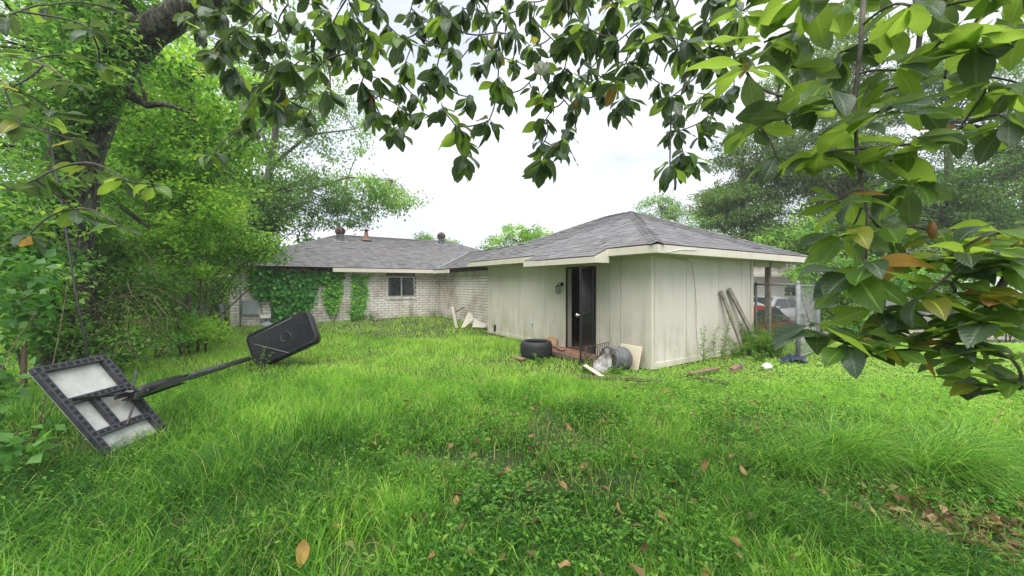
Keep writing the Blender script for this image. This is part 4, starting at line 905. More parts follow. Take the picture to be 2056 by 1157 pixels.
# understorey shrubs on the left
def shrub(label, spots, n_leaf, leaf, mat, clump=.3, width=.55, group='shrubs along the left edge', name='shrub', droop=.2, base=None, stem_r=.022):
    c0 = spots[0][0]; b0 = base or (c0[0], c0[1]); bz = hz(*b0[:2]); stems = []
    for k in range(5):
        tip = Vector(spots[k % len(spots)][0])+Vector(rng.normal(size=3))*.3
        stems.append((bez((b0[0]+rng.normal()*.12, b0[1]+rng.normal()*.12, bz-.05), tip, .12, 6, .1), [stem_r*(1-.11*i) for i in range(7)]))
    return plant(name, label, 'shrub', (b0[0], b0[1], bz), stems, spots, n_leaf, clump, leaf, mat, 'twigs', width, droop, .6, .25, .35, .012, group, 'foliage', 'stem')
shrub('bright feathery shrub before the left end of the brick house', [(at(455, 510, 10.6), (.9, .7, .55), 44), (at(525, 500, 11), (.7, .5, .4), 26), (at(430, 440, 10.5), (.9, .8, .6), 36)], 50, .10, 'leaf_bright', base=(-8.9, 10.6))
shrub('bright leafy sapling hiding the thin trunk left of the house', [(at(390, 430, 8.0), (.8, .6, .8), 50), (at(360, 330, 8.2), (.7, .6, .6), 34), (at(330, 520, 7.6), (.8, .6, .6), 40)], 56, .10, 'leaf_bright', .3)
shrub('mid-green thicket shrub left of the house corner', [(at(370, 560, 9.5), (1.1, .9, .9), 64), (at(330, 470, 9), (.9, .8, .7), 40)], 55, .10, 'leaf_mid')
shrub('low fresh shrub behind the toppled backboard', [(at(330, 650, 7.6), (1.0, .7, .5), 54), (at(395, 665, 8.2), (.6, .5, .3), 30)], 45, .075, 'leaf_bright', .22)
shrub('tangled dark shrub beneath the big trunk', [(at(200, 560, 6.4), (1.0, .8, .9), 60), (at(110, 470, 6.1), (.8, .7, .6), 36)], 52, .09, 'leaf_dark')
shrub('leafy shrub at the left frame edge under the magnolia', [(at(40, 570, 4.9), (.8, .6, .9), 52), (at(-60, 470, 4.8), (.7, .6, .8), 40)], 46, .085, 'leaf_mid', .25)
shrub('low dark shrub behind the tangle at mid left', [(at(250, 700, 6.2), (.9, .6, .35), 40), (at(170, 690, 5.6), (.8, .6, .4), 36)], 40, .07, 'leaf_mid', .2)
shrub('fine pale shrub between the backboard and the house', [(at(395, 665, 9.2), (.7, .6, .3), 36), (at(290, 560, 7.8), (.8, .6, .8), 40)], 46, .06, 'leaf_pale', .25, .4)
shrub('broad-leaved vine shrub in front of the toppled backboard', [(at(30, 600, 4.0), (.4, .3, .5), 20), (at(-30, 800, 3.3), (.25, .2, .3), 12), (at(60, 880, 3.0), (.12, .1, .1), 4)], 11, .10, 'vine', .16, .85, base=(-4.7, 3.4), stem_r=.007)
# tangle of dry vines
tg = MB()
for k in range(90):
    a = at(rng.uniform(60, 330), rng.uniform(560, 720), rng.uniform(5.0, 6.4)); d = Vector((rng.normal()*.5, rng.normal()*.3, rng.uniform(-.5, .7))); pts = [a]
    for i in range(6): d = d+Vector(rng.normal(size=3))*.25-Z3*.12; d.normalize(); pts.append(pts[-1]+d*.16)
    pts = [Vector((p.x, p.y, max(p.z, hz(p.x, p.y)+.01))) for p in pts]; tg.tube(pts, [.006-.0007*i for i in range(7)], 4, False)
tag(tg.build('dry_vines', M['twigs'], kind='stuff'), 'tangle of dry brown vines below the big trunk', 'vines')
mb = MB(); mb.tube([at(95, 250, 4.9), at(128, 430, 4.8), at(138, 500, 4.7), at(152, 590, 4.6), at(170, 680, 4.5), at(182, 742, 4.45)], .011, 6)
tag(mb.build('hanging_cable', M['cable'], loc=at(182, 742, 4.45)), 'black cable hanging from the big tree down to the backboard', 'cable')
# trees beyond the roofs
plant('small_tree', 'small round green tree peeping over the low roof between house and shed', 'tree', (.35, 25),
      [([(.35, 25, -.1), (.4, 25, 2.5), (.4, 25, 4.3)], [.12, .1, .05])], [(at(1040, 484, 25), (1.5, 1.4, 1.0), 46), (at(985, 490, 25), (.6, .6, .6), 10), (at(1080, 478, 25), (.8, .8, .8), 18)], 60, .4, .16, 'leaf_bright', limb_share=.2)
plant('small_tree', 'pale thin-leaved tree showing over the ridge of the shed roof', 'tree', (10.9, 27),
      [([(10.9, 27, -.4), (10.9, 27, 3), (10.7, 27, 7)], [.14, .12, .05])], [(at(1320, 420, 27), (1.5, 1.3, 1.1), 34), (at(1360, 440, 27), (1.3, 1.2, 1.2), 26)], 52, .42, .16, 'leaf_pale', 'bark_pale', limb_share=.5)
plant('small_tree', 'thin treetop just showing over the ridge of the brick house', 'tree', (-5.3, 31),
      [([(-5.3, 31, -.1), (-5.3, 31, 3), (-5.2, 31, 5)], [.14, .12, .05])], [(at(845, 484, 31), (1.1, 1, .6), 18), (at(895, 492, 31), (1.0, 1, .5), 14)], 50, .4, .18, 'leaf_pale', 'bark_pale', limb_share=.4)
# cedars on the right
def cedar(label, bx, by, top, lobes, mat='needle', n=90, leaf=.17, tr_r=.22, lr=.03):
    bz = hz(bx, by); lobes = lobes+[((bx, by, top*.88), (1.3, 1.3, 1.5), 30)]
    return plant('cedar_tree', label, 'tree', (bx, by), [([(bx, by, bz-.1), (bx+.1, by, top*.35), (bx-.1, by, top*.7), (bx, by, top)], [tr_r, tr_r*.8, tr_r*.5, .03])],
                 lobes, n, .6, leaf*1.15, mat, 'bark_pale', .3, .25, .35, .3, .5, lr, 'feathery trees beyond the right fence')
cedar('feathery cedar just right of the shed roof', 12.0, 19.5, 9.5, [(at(1490, 420, 19.5), (2.0, 1.8, 1.5), 85), (at(1580, 330, 19), (2.0, 1.8, 2.0), 80), (at(1440, 400, 20), (1.1, 1.1, .8), 26), (at(1540, 490, 18.5), (1.8, 1.5, .9), 50)])
cedar('tall cedar behind the hanging magnolia twigs', 16.5, 18.5, 15, [(at(1680, 330, 18), (2.4, 2.2, 2.6), 120), (at(1610, 170, 18), (2.2, 2, 2.2), 44), (at(1760, 160, 17.5), (2.6, 2.2, 2.4), 60), (at(1640, 480, 17.5), (2.0, 1.8, 1.2), 80)])
cedar('dense dark cedar near the right edge', 18.6, 16, 12, [(at(1860, 420, 16), (2.4, 2, 2.0), 90), (at(1990, 330, 15.5), (2.4, 2, 2.4), 80), (at(2020, 480, 15), (2.0, 1.8, 1.4), 60), (at(1930, 200, 16), (2.2, 2, 1.8), 40)], 'leaf_dark', 80, .15)
cedar('cedar at the far right frame edge', 24, 17, 13, [(at(2130, 300, 15.5), (2.2, 2, 3.4), 80)], 'needle', 80)
bzr = hz(10.9, 11.8)
plant('hackberry_tree', 'broadleaf tree with leaning grey trunk behind the boundary fence', 'tree', (10.9, 11.8),
      [([(10.9, 11.8, bzr-.1), (10.6, 11.8, .6), (10.1, 11.7, 1.5), (9.9, 11.7, 2.8)], [.22, .19, .16, .08]), ([(10.4, 11.8, .9), (11.4, 11.9, 1.9), (12.6, 12, 2.6)], [.1, .08, .03])],
      [(at(1670, 560, 11.6), (1.2, .9, .7), 50), (at(1600, 480, 12.4), (1.0, .9, .7), 36), (at(1780, 560, 11.8), (1.1, .9, .6), 40), (at(1700, 650, 11.6), (.9, .7, .5), 26), (at(1900, 540, 12), (1.5, .9, .9), 46)], 48, .32, .11, 'leaf_mid', 'bark_pale', .6, limb_share=.35)
shrub('shrub by the drive at the right frame edge', [(at(2030, 620, 11.5), (1.4, .8, .8), 50), (at(1960, 655, 12), (.8, .6, .4), 24)], 44, .10, 'leaf_mid', .26, group='shrubs along the right fence')
shrub('low shrub under the leaning grey trunk', [(at(1780, 690, 11.4), (.9, .5, .3), 30)], 44, .08, 'leaf_bright', .2, group='shrubs along the right fence')
shrub('low shrub beyond the boundary fence near the gate', [(at(1690, 640, 11.8), (.7, .6, .5), 30)], 44, .09, 'leaf_mid', .2, group='shrubs along the right fence')

# ------------------------------------------------------------------ ivy on the brick wall
iv = thing('ivy', 'dark-green ivy climbing the left half of the brick wall', 'ivy', H(-5, HV, 0))
def wallpt(px, py, off):
    r = (px-1028)/755.; v = HV-off; x0, y0 = C0+v*Vx; u = (r*y0-x0)/(Ux[0]-r*Ux[1]); p = H(float(u), v); return Vector((p.x, p.y, EYE-(py-567)/755*p.y))
P, Dn, Up, S, T = [], [], [], [], []
regions = [([(505, 530), (560, 535), (640, 545), (690, 545), (686, 560), (640, 570), (630, 605), (612, 640), (590, 655), (552, 652), (546, 600), (515, 600), (500, 570)], 2600, .45),
           ([(648, 545), (688, 545), (684, 590), (676, 628), (660, 632), (652, 605)], 620, .8), ([(708, 549), (741, 549), (737, 600), (728, 648), (702, 650), (706, 600)], 640, .8),
           ([(505, 515), (560, 520), (575, 540), (505, 545)], 300, .55)]
def inside(px, py, poly):
    c = np.zeros(len(px), bool); j = len(poly)-1
    for i in range(len(poly)):
        xi, yi = poly[i]; xj, yj = poly[j]
        c ^= ((yi > py) != (yj > py)) & (px < (xj-xi)*(py-yi)/(yj-yi+1e-9)+xi); j = i
    return c
for poly, n, tb in regions:
    xs_ = [p[0] for p in poly]; ys_ = [p[1] for p in poly]; qx = rng.uniform(min(xs_)-5, max(xs_)+5, n*2); qy = rng.uniform(min(ys_), max(ys_)+3, n*2)
    ok = inside(qx+rng.normal(size=n*2)*2.5, qy+rng.normal(size=n*2)*2, poly); qx, qy = qx[ok], qy[ok]
    for a, b in zip(qx, qy):
        P.append(tuple(wallpt(a, b, .02+abs(rng.normal())*.11)))
    m = len(qx); Dn.append(unit(rand_dir(m)*.55+np.array((0, 0, -.8))+np.array((.3, -.45, 0))*.6)); Up.append(unit(rand_dir(m)*.35+np.array((.544, -.839, .3))))
    S.append(rng.uniform(.06, .16, m)*(1 if tb < .6 else .75)); T.append(np.clip(tb+rng.normal(size=m)*.2, 0, 1))
v, f = leaves_geo(np.array(P), np.concatenate(Dn), np.concatenate(Up), np.concatenate(S), .95)
np_mesh('foliage', v, f, M['ivy'], np.repeat(np.concatenate(T), 4), iv, kind='stuff')
mb = MB()
for px_ in (530, 560, 585, 610, 662, 672, 716, 726):
    pts = [wallpt(px_+8*math.sin(k*1.3+px_), 648-k*20, .02) for k in range(6)]; mb.tube(pts, [.012, .011, .01, .008, .006, .004], 5, False)
mb.build('stem', M['twigs'], iv)

# ------------------------------------------------------------------ tall weeds along the walls and fence
def weed(label, base, h, n, kind='fennel', spread=.12, group='tall weeds by the shed', mat='weed'):
    bz = hz(base[0], base[1]); base = Vector((base[0], base[1], bz)); r = thing('weed_plant', label, 'weed', base, group); mb = MB(); P, Dn, Up, S, T = [], [], [], [], []
    for k in range(n):
        tip = base+Vector((rng.normal()*spread, rng.normal()*spread*.7, h*rng.uniform(.6, 1.))); pts = bez(base+Vector((rng.normal()*.06, rng.normal()*.05, -.03)), tip, 0, 6, .06); mb.tube(pts, [.006-.0007*i for i in range(7)], 4, False)
        for i in range(46 if kind == 'fennel' else 20):
            t = rng.uniform(.18, 1); j = min(int(t*6), 5); p = pts[j].lerp(pts[j+1], t*6-j); a = rng.uniform(0, 6.28)
            P.append(tuple(p)); Dn.append((math.cos(a), math.sin(a), rng.uniform(-.1, .6))); Up.append((0, 0, 1.)); S.append((rng.uniform(.07, .13) if kind == 'fennel' else rng.uniform(.05, .10))*(1.1-.5*t)); T.append(rng.uniform(.1, 1))
    mb.build('stem', M['twigs'], r)
    v, f = leaves_geo(np.array(P), unit(np.array(Dn)), np.array(Up)+rng.normal(size=(len(P), 3))*.2, np.array(S), .17 if kind == 'fennel' else .45)
    np_mesh('foliage', v, f, M[mat], np.repeat(np.array(T), 4), r, kind='stuff'); return r
weed('thin spindly weed before the middle of the right wall', H(1.30, -.25)[:2], .85, 2, 'fennel', .05)
weed('tall spindly weed just left of the dark leaning plank', H(1.95, -.28)[:2], 1.05, 4, 'fennel', .14)
weed('low feathery weed at the foot of the dark leaning plank', H(2.45, -.3)[:2], .55, 6, 'fennel', .14)
weed('bushy feathery weed at the foot of the long leaning plank', H(3.2, -.55)[:2], .6, 12, 'fennel', .2)
weed('dense feathery weed clump before the carport post', (5.5, 8.7), .78, 22, 'fennel', .24)
weed('dense feathery weed clump against the near fence post', (5.75, 8.25), .72, 22, 'fennel', .22)
weed('feathery weed clump between the shed end and the fence', (5.25, 8.35), .6, 14, 'fennel', .2)
weed('feathery weed clump before the gap between carport post and fence', (6.25, 9.5), .95, 14, 'fennel', .2)
weed('tall feathery weed beyond the fence panel', (6.5, 9.2), .85, 12, 'fennel', .2)
weed('broad-leaved weed in the scraps before the leaning planks', gp(1525, 728)[:2], .3, 8, 'broad', .12)
weed('leafy weed standing under the window of the brick house', H(-.75, HV-.25)[:2], .95, 3, 'broad', .06, 'tall weeds by the house')
weed('bushy weed at the brick wall left of the window', H(-2.45, HV-.3)[:2], .5, 10, 'broad', .2, 'tall weeds by the house')
weed('yellowish weed at the foot of the right ivy strip', H(-3.0, HV-.35)[:2], .42, 8, 'broad', .18, 'tall weeds by the house')
weed('low weed at the inner corner of the brick walls', H(.2, HV-.4)[:2], .4, 8, 'broad', .2, 'tall weeds by the house')
weed('thin weed standing by the brick side wall', H(.35, 9.9)[:2], .8, 3, 'broad', .1, 'tall weeds by the house')
weed('sprig of small leaves before the toppled hoop base', (-4.6, 6.75), .5, 5, 'broad', .2, 'tall weeds by the hoop')
weed('leafy weed before the doorstep and grate', gp(1175, 748)[:2], .22, 7, 'broad', .12, 'tall weeds by the shed')
weed('leafy weed clump before the zinc drum', gp(1235, 756)[:2], .2, 9, 'broad', .16, 'tall weeds by the shed')
weed('leafy weed sprig in front of the tire', gp(1085, 732)[:2], .25, 4, 'broad', .1, 'tall weeds by the shed')

# ------------------------------------------------------------------ magnolia overhanging the camera
MR = Vector((1.4, -2.6, 0)); mag = thing('magnolia_tree', 'large magnolia whose leafy branches hang across the top and right', 'tree', MR)
def mag_leaf(k):
    r_ = random.Random(k); n = 8; vs_, fs_ = [], []; cur = r_.uniform(-.15, .8); fold = r_.uniform(.02, .45); wav = r_.uniform(.015, .06); twi = r_.uniform(-.5, .5); wid = r_.uniform(.21, .26)
    for i in range(n+1):
        t = i/n; w = wid*(math.sin(math.pi*min(1, t**1.12))**.8) if 0 < t < 1 else .012
        x = t*math.cos(cur*t*.8); z = -cur*t*t*.55
        wz = wav*math.sin(t*(6+k % 5)+k); tw_ = twi*t*w
        vs_ += [(x, -w, z+w*fold+wz+tw_), (x, 0, z), (x, w*.95, z+w*fold-wz*.8-tw_)]
    for i in range(n):
        for j in (0, 1): fs_.append((3*i+j, 3*i+j+1, 3*i+j+4, 3*i+j+3))
    vs_ += [(-.1, -.006, .004), (-.1, .006, .004), (0.02, 0, .012)]; fs_.append((len(vs_)-3, len(vs_)-2, len(vs_)-1))
    return np.array(vs_), fs_
SH = [mag_leaf(k) for k in range(9)]
def leaf_attrs(me, reps=1):
    v_ = 27; rib = np.array([0, 1, 0]*9+[1, 1, 1], np.float32); t = np.repeat(np.arange(9)/8., 3); vein = np.concatenate((t-np.array([.22, 0, .22]*9), [0, 0, 0])).astype(np.float32)
    for nme, arr in (('rib', rib), ('vein', vein)):
        a = me.attributes.new(nme, 'FLOAT', 'POINT'); a.data.foreach_set('value', np.tile(arr, reps))
MM = ['mag_green', 'mag_light', 'mag_amber', 'mag_yellow']
LME = {}
for k, (v_, f_) in enumerate(SH):
    for mm in MM:
        for tn in (.2, .5, .8):
            me = bpy.data.meshes.new('leaf'); me.from_pydata(v_.tolist(), [], f_); me.materials.append(M[mm]); me.polygons.foreach_set('use_smooth', [True]*len(f_))
            a = me.attributes.new('tint', 'FLOAT', 'POINT'); a.data.foreach_set('value', np.full(len(v_), tn, np.float32)); leaf_attrs(me); LME[k, mm, tn] = me
clusters = []                                       # (point, droop, leaf count, leaf length, amber share, light share)
prof = [(395, 60), (430, 130), (450, 110), (500, 250), (560, 235), (640, 235), (690, 90), (715, 200), (780, 255), (830, 240), (870, 255), (930, 310), (1000, 240), (1050, 200), (1085, 320), (1140, 265), (1190, 180), (1260, 200), (1300, 130), (1345, 330), (1400, 320), (1440, 170), (1490, 210)]
px_, py_ = zip(*prof); pts_ = []
tries = 0
while len(pts_) < 175 and tries < 9000:
    tries += 1; x = rng.uniform(390, 1490); y = rng.uniform(-70, np.interp(x, px_, py_))
    if y > 60 and rng.random() < .12: continue
    if all((x-a)**2+((y-b)*1.2)**2 > 34**2 for a, b in pts_): pts_.append((x, y))
for a, b in ((430, 100), (470, 165), (425, 310), (500, 255), (612, 232), (930, 315), (800, 262), (1090, 320), (1130, 280), (1345, 330), (1385, 320), (1245, 225), (1450, 195)): pts_.append((a, b))
for x, y in pts_:
    clusters.append((at(x, y, rng.uniform(2.35, 3.3)), rng.uniform(.55, 1.35), int(rng.integers(9, 13)), rng.uniform(.13, .175), .012, .24))
n_c = len(clusters)
right = []; tries = 0
while len(right) < 44 and tries < 4000:
    tries += 1; x = rng.uniform(1490, 2080); y = rng.uniform(-60, np.interp(x, [1490, 1560, 1640, 1720, 1800, 1880, 1960, 2080], [230, 320, 340, 560, 380, 330, 260, 230]))
    if all((x-a)**2+(y-b)**2 > 70**2 for a, b in right): right.append((x, y))
for x, y in right: clusters.append((at(x, y, rng.uniform(1.25, 1.75)), rng.uniform(.1, .9), int(rng.integers(7, 10)), rng.uniform(.145, .185), .012, .6))
low = [(1700, 470, 1.35), (1740, 540, 1.3), (1690, 400, 1.4), (1645, 665, 1.3), (1700, 690, 1.3), (1790, 690, 1.25), (1840, 540, 1.3), (1860, 590, 1.2), (1900, 690, 1.2), (1940, 520, 1.15), (1990, 470, 1.2), (2040, 530, 1.1), (2000, 600, 1.15), (1970, 650, 1.15), (2030, 720, 1.1), (1950, 740, 1.25), (1880, 470, 1.4), (2050, 640, 1.1), (1820, 640, 1.3), (1760, 620, 1.35), (1920, 590, 1.2), (1900, 520, 1.25), (2010, 530, 1.15), (1850, 690, 1.25), (1960, 700, 1.2), (2045, 460, 1.2), (1780, 460, 1.4), (1740, 690, 1.3), (1990, 780, 1.15), (2050, 780, 1.1)]
for x, y, d in low: clusters.append((at(x, y, d), rng.uniform(-.25, .55), int(rng.integers(7, 10)), rng.uniform(.12, .155), .12, .62))
for k in range(26): clusters.append((at(rng.uniform(2120, 2650), rng.uniform(-150, 780), rng.uniform(1.3, 1.9)), rng.uniform(.0, .8), 8, rng.uniform(.14, .18), .05, .5))
n_r = len(clusters)
left = [(140, 165, 2.3), (60, 120, 2.4), (180, 60, 2.5), (40, 250, 2.3), (150, 280, 2.4), (250, 360, 2.3), (305, 375, 2.3), (90, 350, 2.3), (20, 380, 2.2), (150, 420, 2.4), (240, 455, 2.4), (60, 470, 2.3), (20, 30, 2.4), (100, 10, 2.6), (110, 230, 2.5), (200, 130, 2.6), (10, 180, 2.3), (230, 20, 2.9), (180, 340, 2.5)]
for x, y, d in left: clusters.append((at(x, y, d), rng.uniform(.1, .9), int(rng.integers(6, 9)), rng.uniform(.12, .16), .05, .35))
leaves = []                                         # (matrix, shape, material, tint, size in view)
for ci, (c, droop, k, L, amb, lig) in enumerate(clusters):
    a0 = rng.uniform(0, 6.28); tilt = Vector((rng.normal()*.25, rng.normal()*.25, 0))
    for i in range(k):
        a = a0+i*2.4+rng.normal()*.25; el = -droop*rng.uniform(.6, 1.25)+rng.normal()*.15+(.35 if i > k-3 else 0)
        d = Vector((math.cos(a)*math.cos(el), math.sin(a)*math.cos(el), math.sin(el)))+tilt; d.normalize()
        p = c+d*.015+Z3*rng.uniform(-.02, .03); up = Z3+Vector(rng.normal(size=3))*.25
        if abs(d.dot(up)) > .95: up = Vector((1, 0, .3))
        y = up.cross(d).normalized(); zz = d.cross(y); ll = L*rng.uniform(.75, 1.15)
        q = rng.random(); mm = 'mag_amber' if q < amb*.4 else 'mag_yellow' if q < amb else 'mag_light' if q < amb+lig else 'mag_green'
        mtx = Matrix((d*ll, y*ll, zz*ll)).transposed().to_4x4(); mtx.translation = p
        ctr = p+d*ll*.5
        if ctr.y < .75: continue
        leaves.append((mtx, int(rng.integers(0, 9)), mm, (.2, .5, .8)[int(rng.integers(0, 3))], ll/ctr.y if abs(ctr.x/ctr.y) < 1.4 and (ctr.z-EYE)/ctr.y < .8 else 0))
# the canopy above and behind the camera, out of the picture
for k in range(64):
    x, y, z = rng.uniform(-4.5, 4.8), rng.uniform(-4.5, 2.6), rng.uniform(4.0, 6.2)
    if (z-EYE)/max(y, .1) < 1.0 and y > 0: z = EYE+y*1.05+rng.uniform(.3, 1.5)
    c = Vector((x, y, z)); clusters.append((c, 0, 0, 0, 0, 0)); a0 = rng.uniform(0, 6.28)
    for i in range(9):
        a = a0+i*2.4; el = -rng.uniform(.1, .9); d = Vector((math.cos(a)*math.cos(el), math.sin(a)*math.cos(el), math.sin(el))); yv = Z3.cross(d).normalized(); ll = rng.uniform(.15, .2)
        mtx = Matrix((d*ll, yv*ll, d.cross(yv)*ll)).transposed().to_4x4(); mtx.translation = c
        leaves.append((mtx, i % 6, 'mag_green', .5, 0))
leaves.sort(key=lambda t: -t[4]); L0 = root_loc(mag)
for mtx, k, mm, tn, s in leaves[:300]:
    o = bpy.data.objects.new('leaf', LME[k, mm, tn]); col.objects.link(o); o.parent = mag; m2 = mtx.copy(); m2.translation = mtx.translation-L0; o.matrix_local = m2
bv, bf, bt, bm, off = [], [], [], [], 0
me = bpy.data.meshes.new('foliage')
for mtx, k, mm, tn, s in leaves[300:]:
    v_, f_ = SH[k]; A3 = np.array(mtx.to_3x3()); w_ = v_@A3.T+np.array(mtx.translation-L0); bv.append(w_); bf += [tuple(i+off for i in f) for f in f_]; bm += [MM.index(mm)]*len(f_); bt.append(np.full(len(v_), tn)); off += len(v_)
me.from_pydata(np.concatenate(bv).tolist(), [], bf)
for mm in MM: me.materials.append(M[mm])
me.polygons.foreach_set('material_index', bm); me.polygons.foreach_set('use_smooth', [True]*len(bf))
a = me.attributes.new('tint', 'FLOAT', 'POINT'); a.data.foreach_set('value', np.concatenate(bt).astype(np.float32)); leaf_attrs(me, len(bt)); o = link('foliage', me, mag); o['kind'] = 'stuff'
# limbs and twigs
limbs = [[MR+Z3*2.4, (.8, -1.2, 4.2), (.2, .6, 4.9), (-.3, 2.2, 4.7), (-.7, 3.2, 4.6)], [MR+Z3*2.2, (-.6, -1.6, 3.9), (-2.2, .2, 4.4), (-2.8, 2.0, 4.3), (-3.2, 2.9, 3.9)],
         [MR+Z3*2.1, (2.0, -1, 3.6), (1.9, .6, 3.9), (1.6, 2.0, 4.3), (1.2, 2.9, 4.4)], [MR+Z3*1.8, (2.4, -1.2, 2.6), (2.5, .2, 2.75), (2.3, 1.1, 2.75), (1.9, 1.5, 2.75)], [MR+Z3*1.2, (2.6, -1.0, 1.5), (2.35, .4, 1.55), (2.0, .95, 1.62), (1.75, 1.22, 1.58)]]
mb = MB(); mb.tube([MR-Z3*.1, MR+Z3*.8, MR+Vector((.05, .1, 2.2)), MR+Vector((0, .1, 4.5)), MR+Vector((.1, -.1, 7.5))], [.36, .30, .26, .2, .06], 14); mb.build('trunk', M['magnolia_bark'], mag)
nodes = []
for i, pts in enumerate(limbs):
    pts = [Vector(p) for p in pts]; fine = []
    for j in range(len(pts)-1):
        for s in range(4): fine.append(pts[j].lerp(pts[j+1], s/4)+Vector(rng.normal(size=3))*.03)
    fine.append(pts[-1]); r0 = (.11, .1, .1, .055, .03)[i]; rad = [r0*(1-.82*j/(len(fine)-1)) for j in range(len(fine))]
    mb = MB(); mb.tube(fine, rad, 9); mb.build('limb', M['magnolia_bark'], mag); nodes += fine[6:]
for pts, r0 in (([at(1738, -60, 1.45), at(1728, 90, 1.42), at(1715, 210, 1.4), at(1722, 330, 1.38), at(1742, 430, 1.36), at(1738, 520, 1.33)], .009), ([at(1832, -50, 1.5), at(1848, 60, 1.48), at(1838, 150, 1.45), at(1800, 230, 1.42)], .011), ([at(1620, -40, 1.6), at(1590, 90, 1.55), at(1560, 190, 1.5), at(1580, 250, 1.5)], .008), ([at(2080, 470, 1.15), at(2000, 590, 1.15), at(1960, 660, 1.18), at(1890, 700, 1.22), at(1800, 705, 1.27), at(1700, 690, 1.3), at(1645, 668, 1.3)], .011)):
    mb = MB(); mb.tube(pts, [r0*(1-.6*j/(len(pts)-1)) for j in range(len(pts))], 8); mb.build('branch', M['magnolia_bark'], mag); nodes += [pts[j].lerp(pts[j+1], s/4) for j in range(len(pts)-1) for s in range(4)]
tw = MB()
order = sorted(range(len(clusters)), key=lambda i: -clusters[i][0].z)
for i in order:
    c = clusters[i][0]; q = min(nodes, key=lambda p: (p-c).length+(1.4*max(0, c.z-p.z) if i < n_c else .3*max(0, c.z-p.z)))
    L = (q-c).length
    if L > .04:
        pts = bez(q, c, -.06 if i < n_c else .03, 6, .16); r1 = .0042 if i < n_r else .005; r0 = min(.014, r1+L*.0045); tw.tube(pts, [r0+(r1-r0)*j/6 for j in range(7)], 6, False); nodes += pts[2:]
tw.build('twigs', M['magnolia_bark'], mag, kind='stuff')
def flower(c, par):
    mb = MB()
    for k in range(7):
        a = k*.9; d = Vector((math.cos(a)*.8, math.sin(a)*.8, .45)); d.normalize(); s = Z3.cross(d).normalized(); n_ = d.cross(s)
        vs_ = [c]
        for t, w in ((.35, .03), (.7, .038), (1., .012)):
            for sg in (-1, 1): vs_.append(c+d*.085*t+s*w*sg+n_*.03*t*t)
        mb.add(vs_, [(0, 1, 2), (1, 3, 4, 2), (3, 5, 6, 4)], 0, True)
    mb.build('flower', M['petal'], par)
flower(at(1088, 152, 2.6), mag); flower(at(570, 150, 2.7), mag)
for x, y, d in ((1872, 470, 1.35), (1156, 212, 2.6), (1490, 75, 2.4)):
    c = at(x, y, d); mb = MB(); mb.lathe(c, [(.004, -.02), (.012, 0), (.014, .02), (.008, .04), (0, .05)], 10); mb.build('bud', M['mag_amber'], mag)
# ------------------------------------------------------------------ grass, ground cover, litter
def blocked(x, y):
    u, v = to_uv(x, y)
    b = (u > -.03) & (u < 4.0) & (v > -.03) & (v < 6.3)
    b |= (u > .6) & (v > 6.0) | (v > HV-.02) & (u > HU0)
    b |= (u > -.8) & (u < 0) & (v > 1.2) & (v < 2.7)
    b |= (x-.53)**2+(y-8.22)**2 < .28**2
    b |= (x > 5.5) & (y > 11.6) | (x > 11.5) & (y > 13.4)
    return b
def bare(x, y):                                     # leaf-littered bare patch at the lower right
    return smooth(1-(((x-2.95)/.95)**2+((y-2.42+.2*(x-3.0))/.42)**2))
def field(n, y0, y1, xs=(-1.46, 1.46), side=2.):
    """n plants spread evenly over the ground from y0 to y1, well past both edges of the view"""
    k0 = (xs[1]-xs[0]); area = k0*(y1*y1-y0*y0)/2; n = int(n*(1+2*side*(y1-y0)/area*.8)); y = np.sqrt(rng.uniform(y0*y0, y1*y1, n)); tw = rng.uniform(0, 1, n)
    x = xs[0]*y-side+tw*((xs[1]-xs[0])*y+2*side)
    ok = ~blocked(x, y); ok &= rng.random(n) > bare(x, y)*.72; ok &= rng.random(n) > .75*smooth((vnoise(x+7, y+3, 2.3)-.62)/.15)*smooth((6.5-y)/2)
    return x[ok], y[ok]
GV, GQ, GT, GTi, goff = [], [], [], [], 0
def add_blades(x, y, h, w, az, lean, bend, tint, seg):
    global goff
    z = hgt(x, y)-.01; v, fs, m = blades_geo(np.stack((x, y, z), 1), h, w, az, lean, bend, seg)
    GV.append(v); GQ.extend([f+goff for f in fs[:-1]]); GT.append(fs[-1]+goff); GTi.append(np.repeat(tint, m)); goff += len(v)
def tone(x, y):                                     # random grass patches, plus open-light mid and right lawn and shaded foreground painted in
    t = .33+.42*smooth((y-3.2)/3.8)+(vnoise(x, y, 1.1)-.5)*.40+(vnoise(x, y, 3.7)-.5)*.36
    return t+.12*smooth((x-.5)/3)*smooth((y-3)/2)
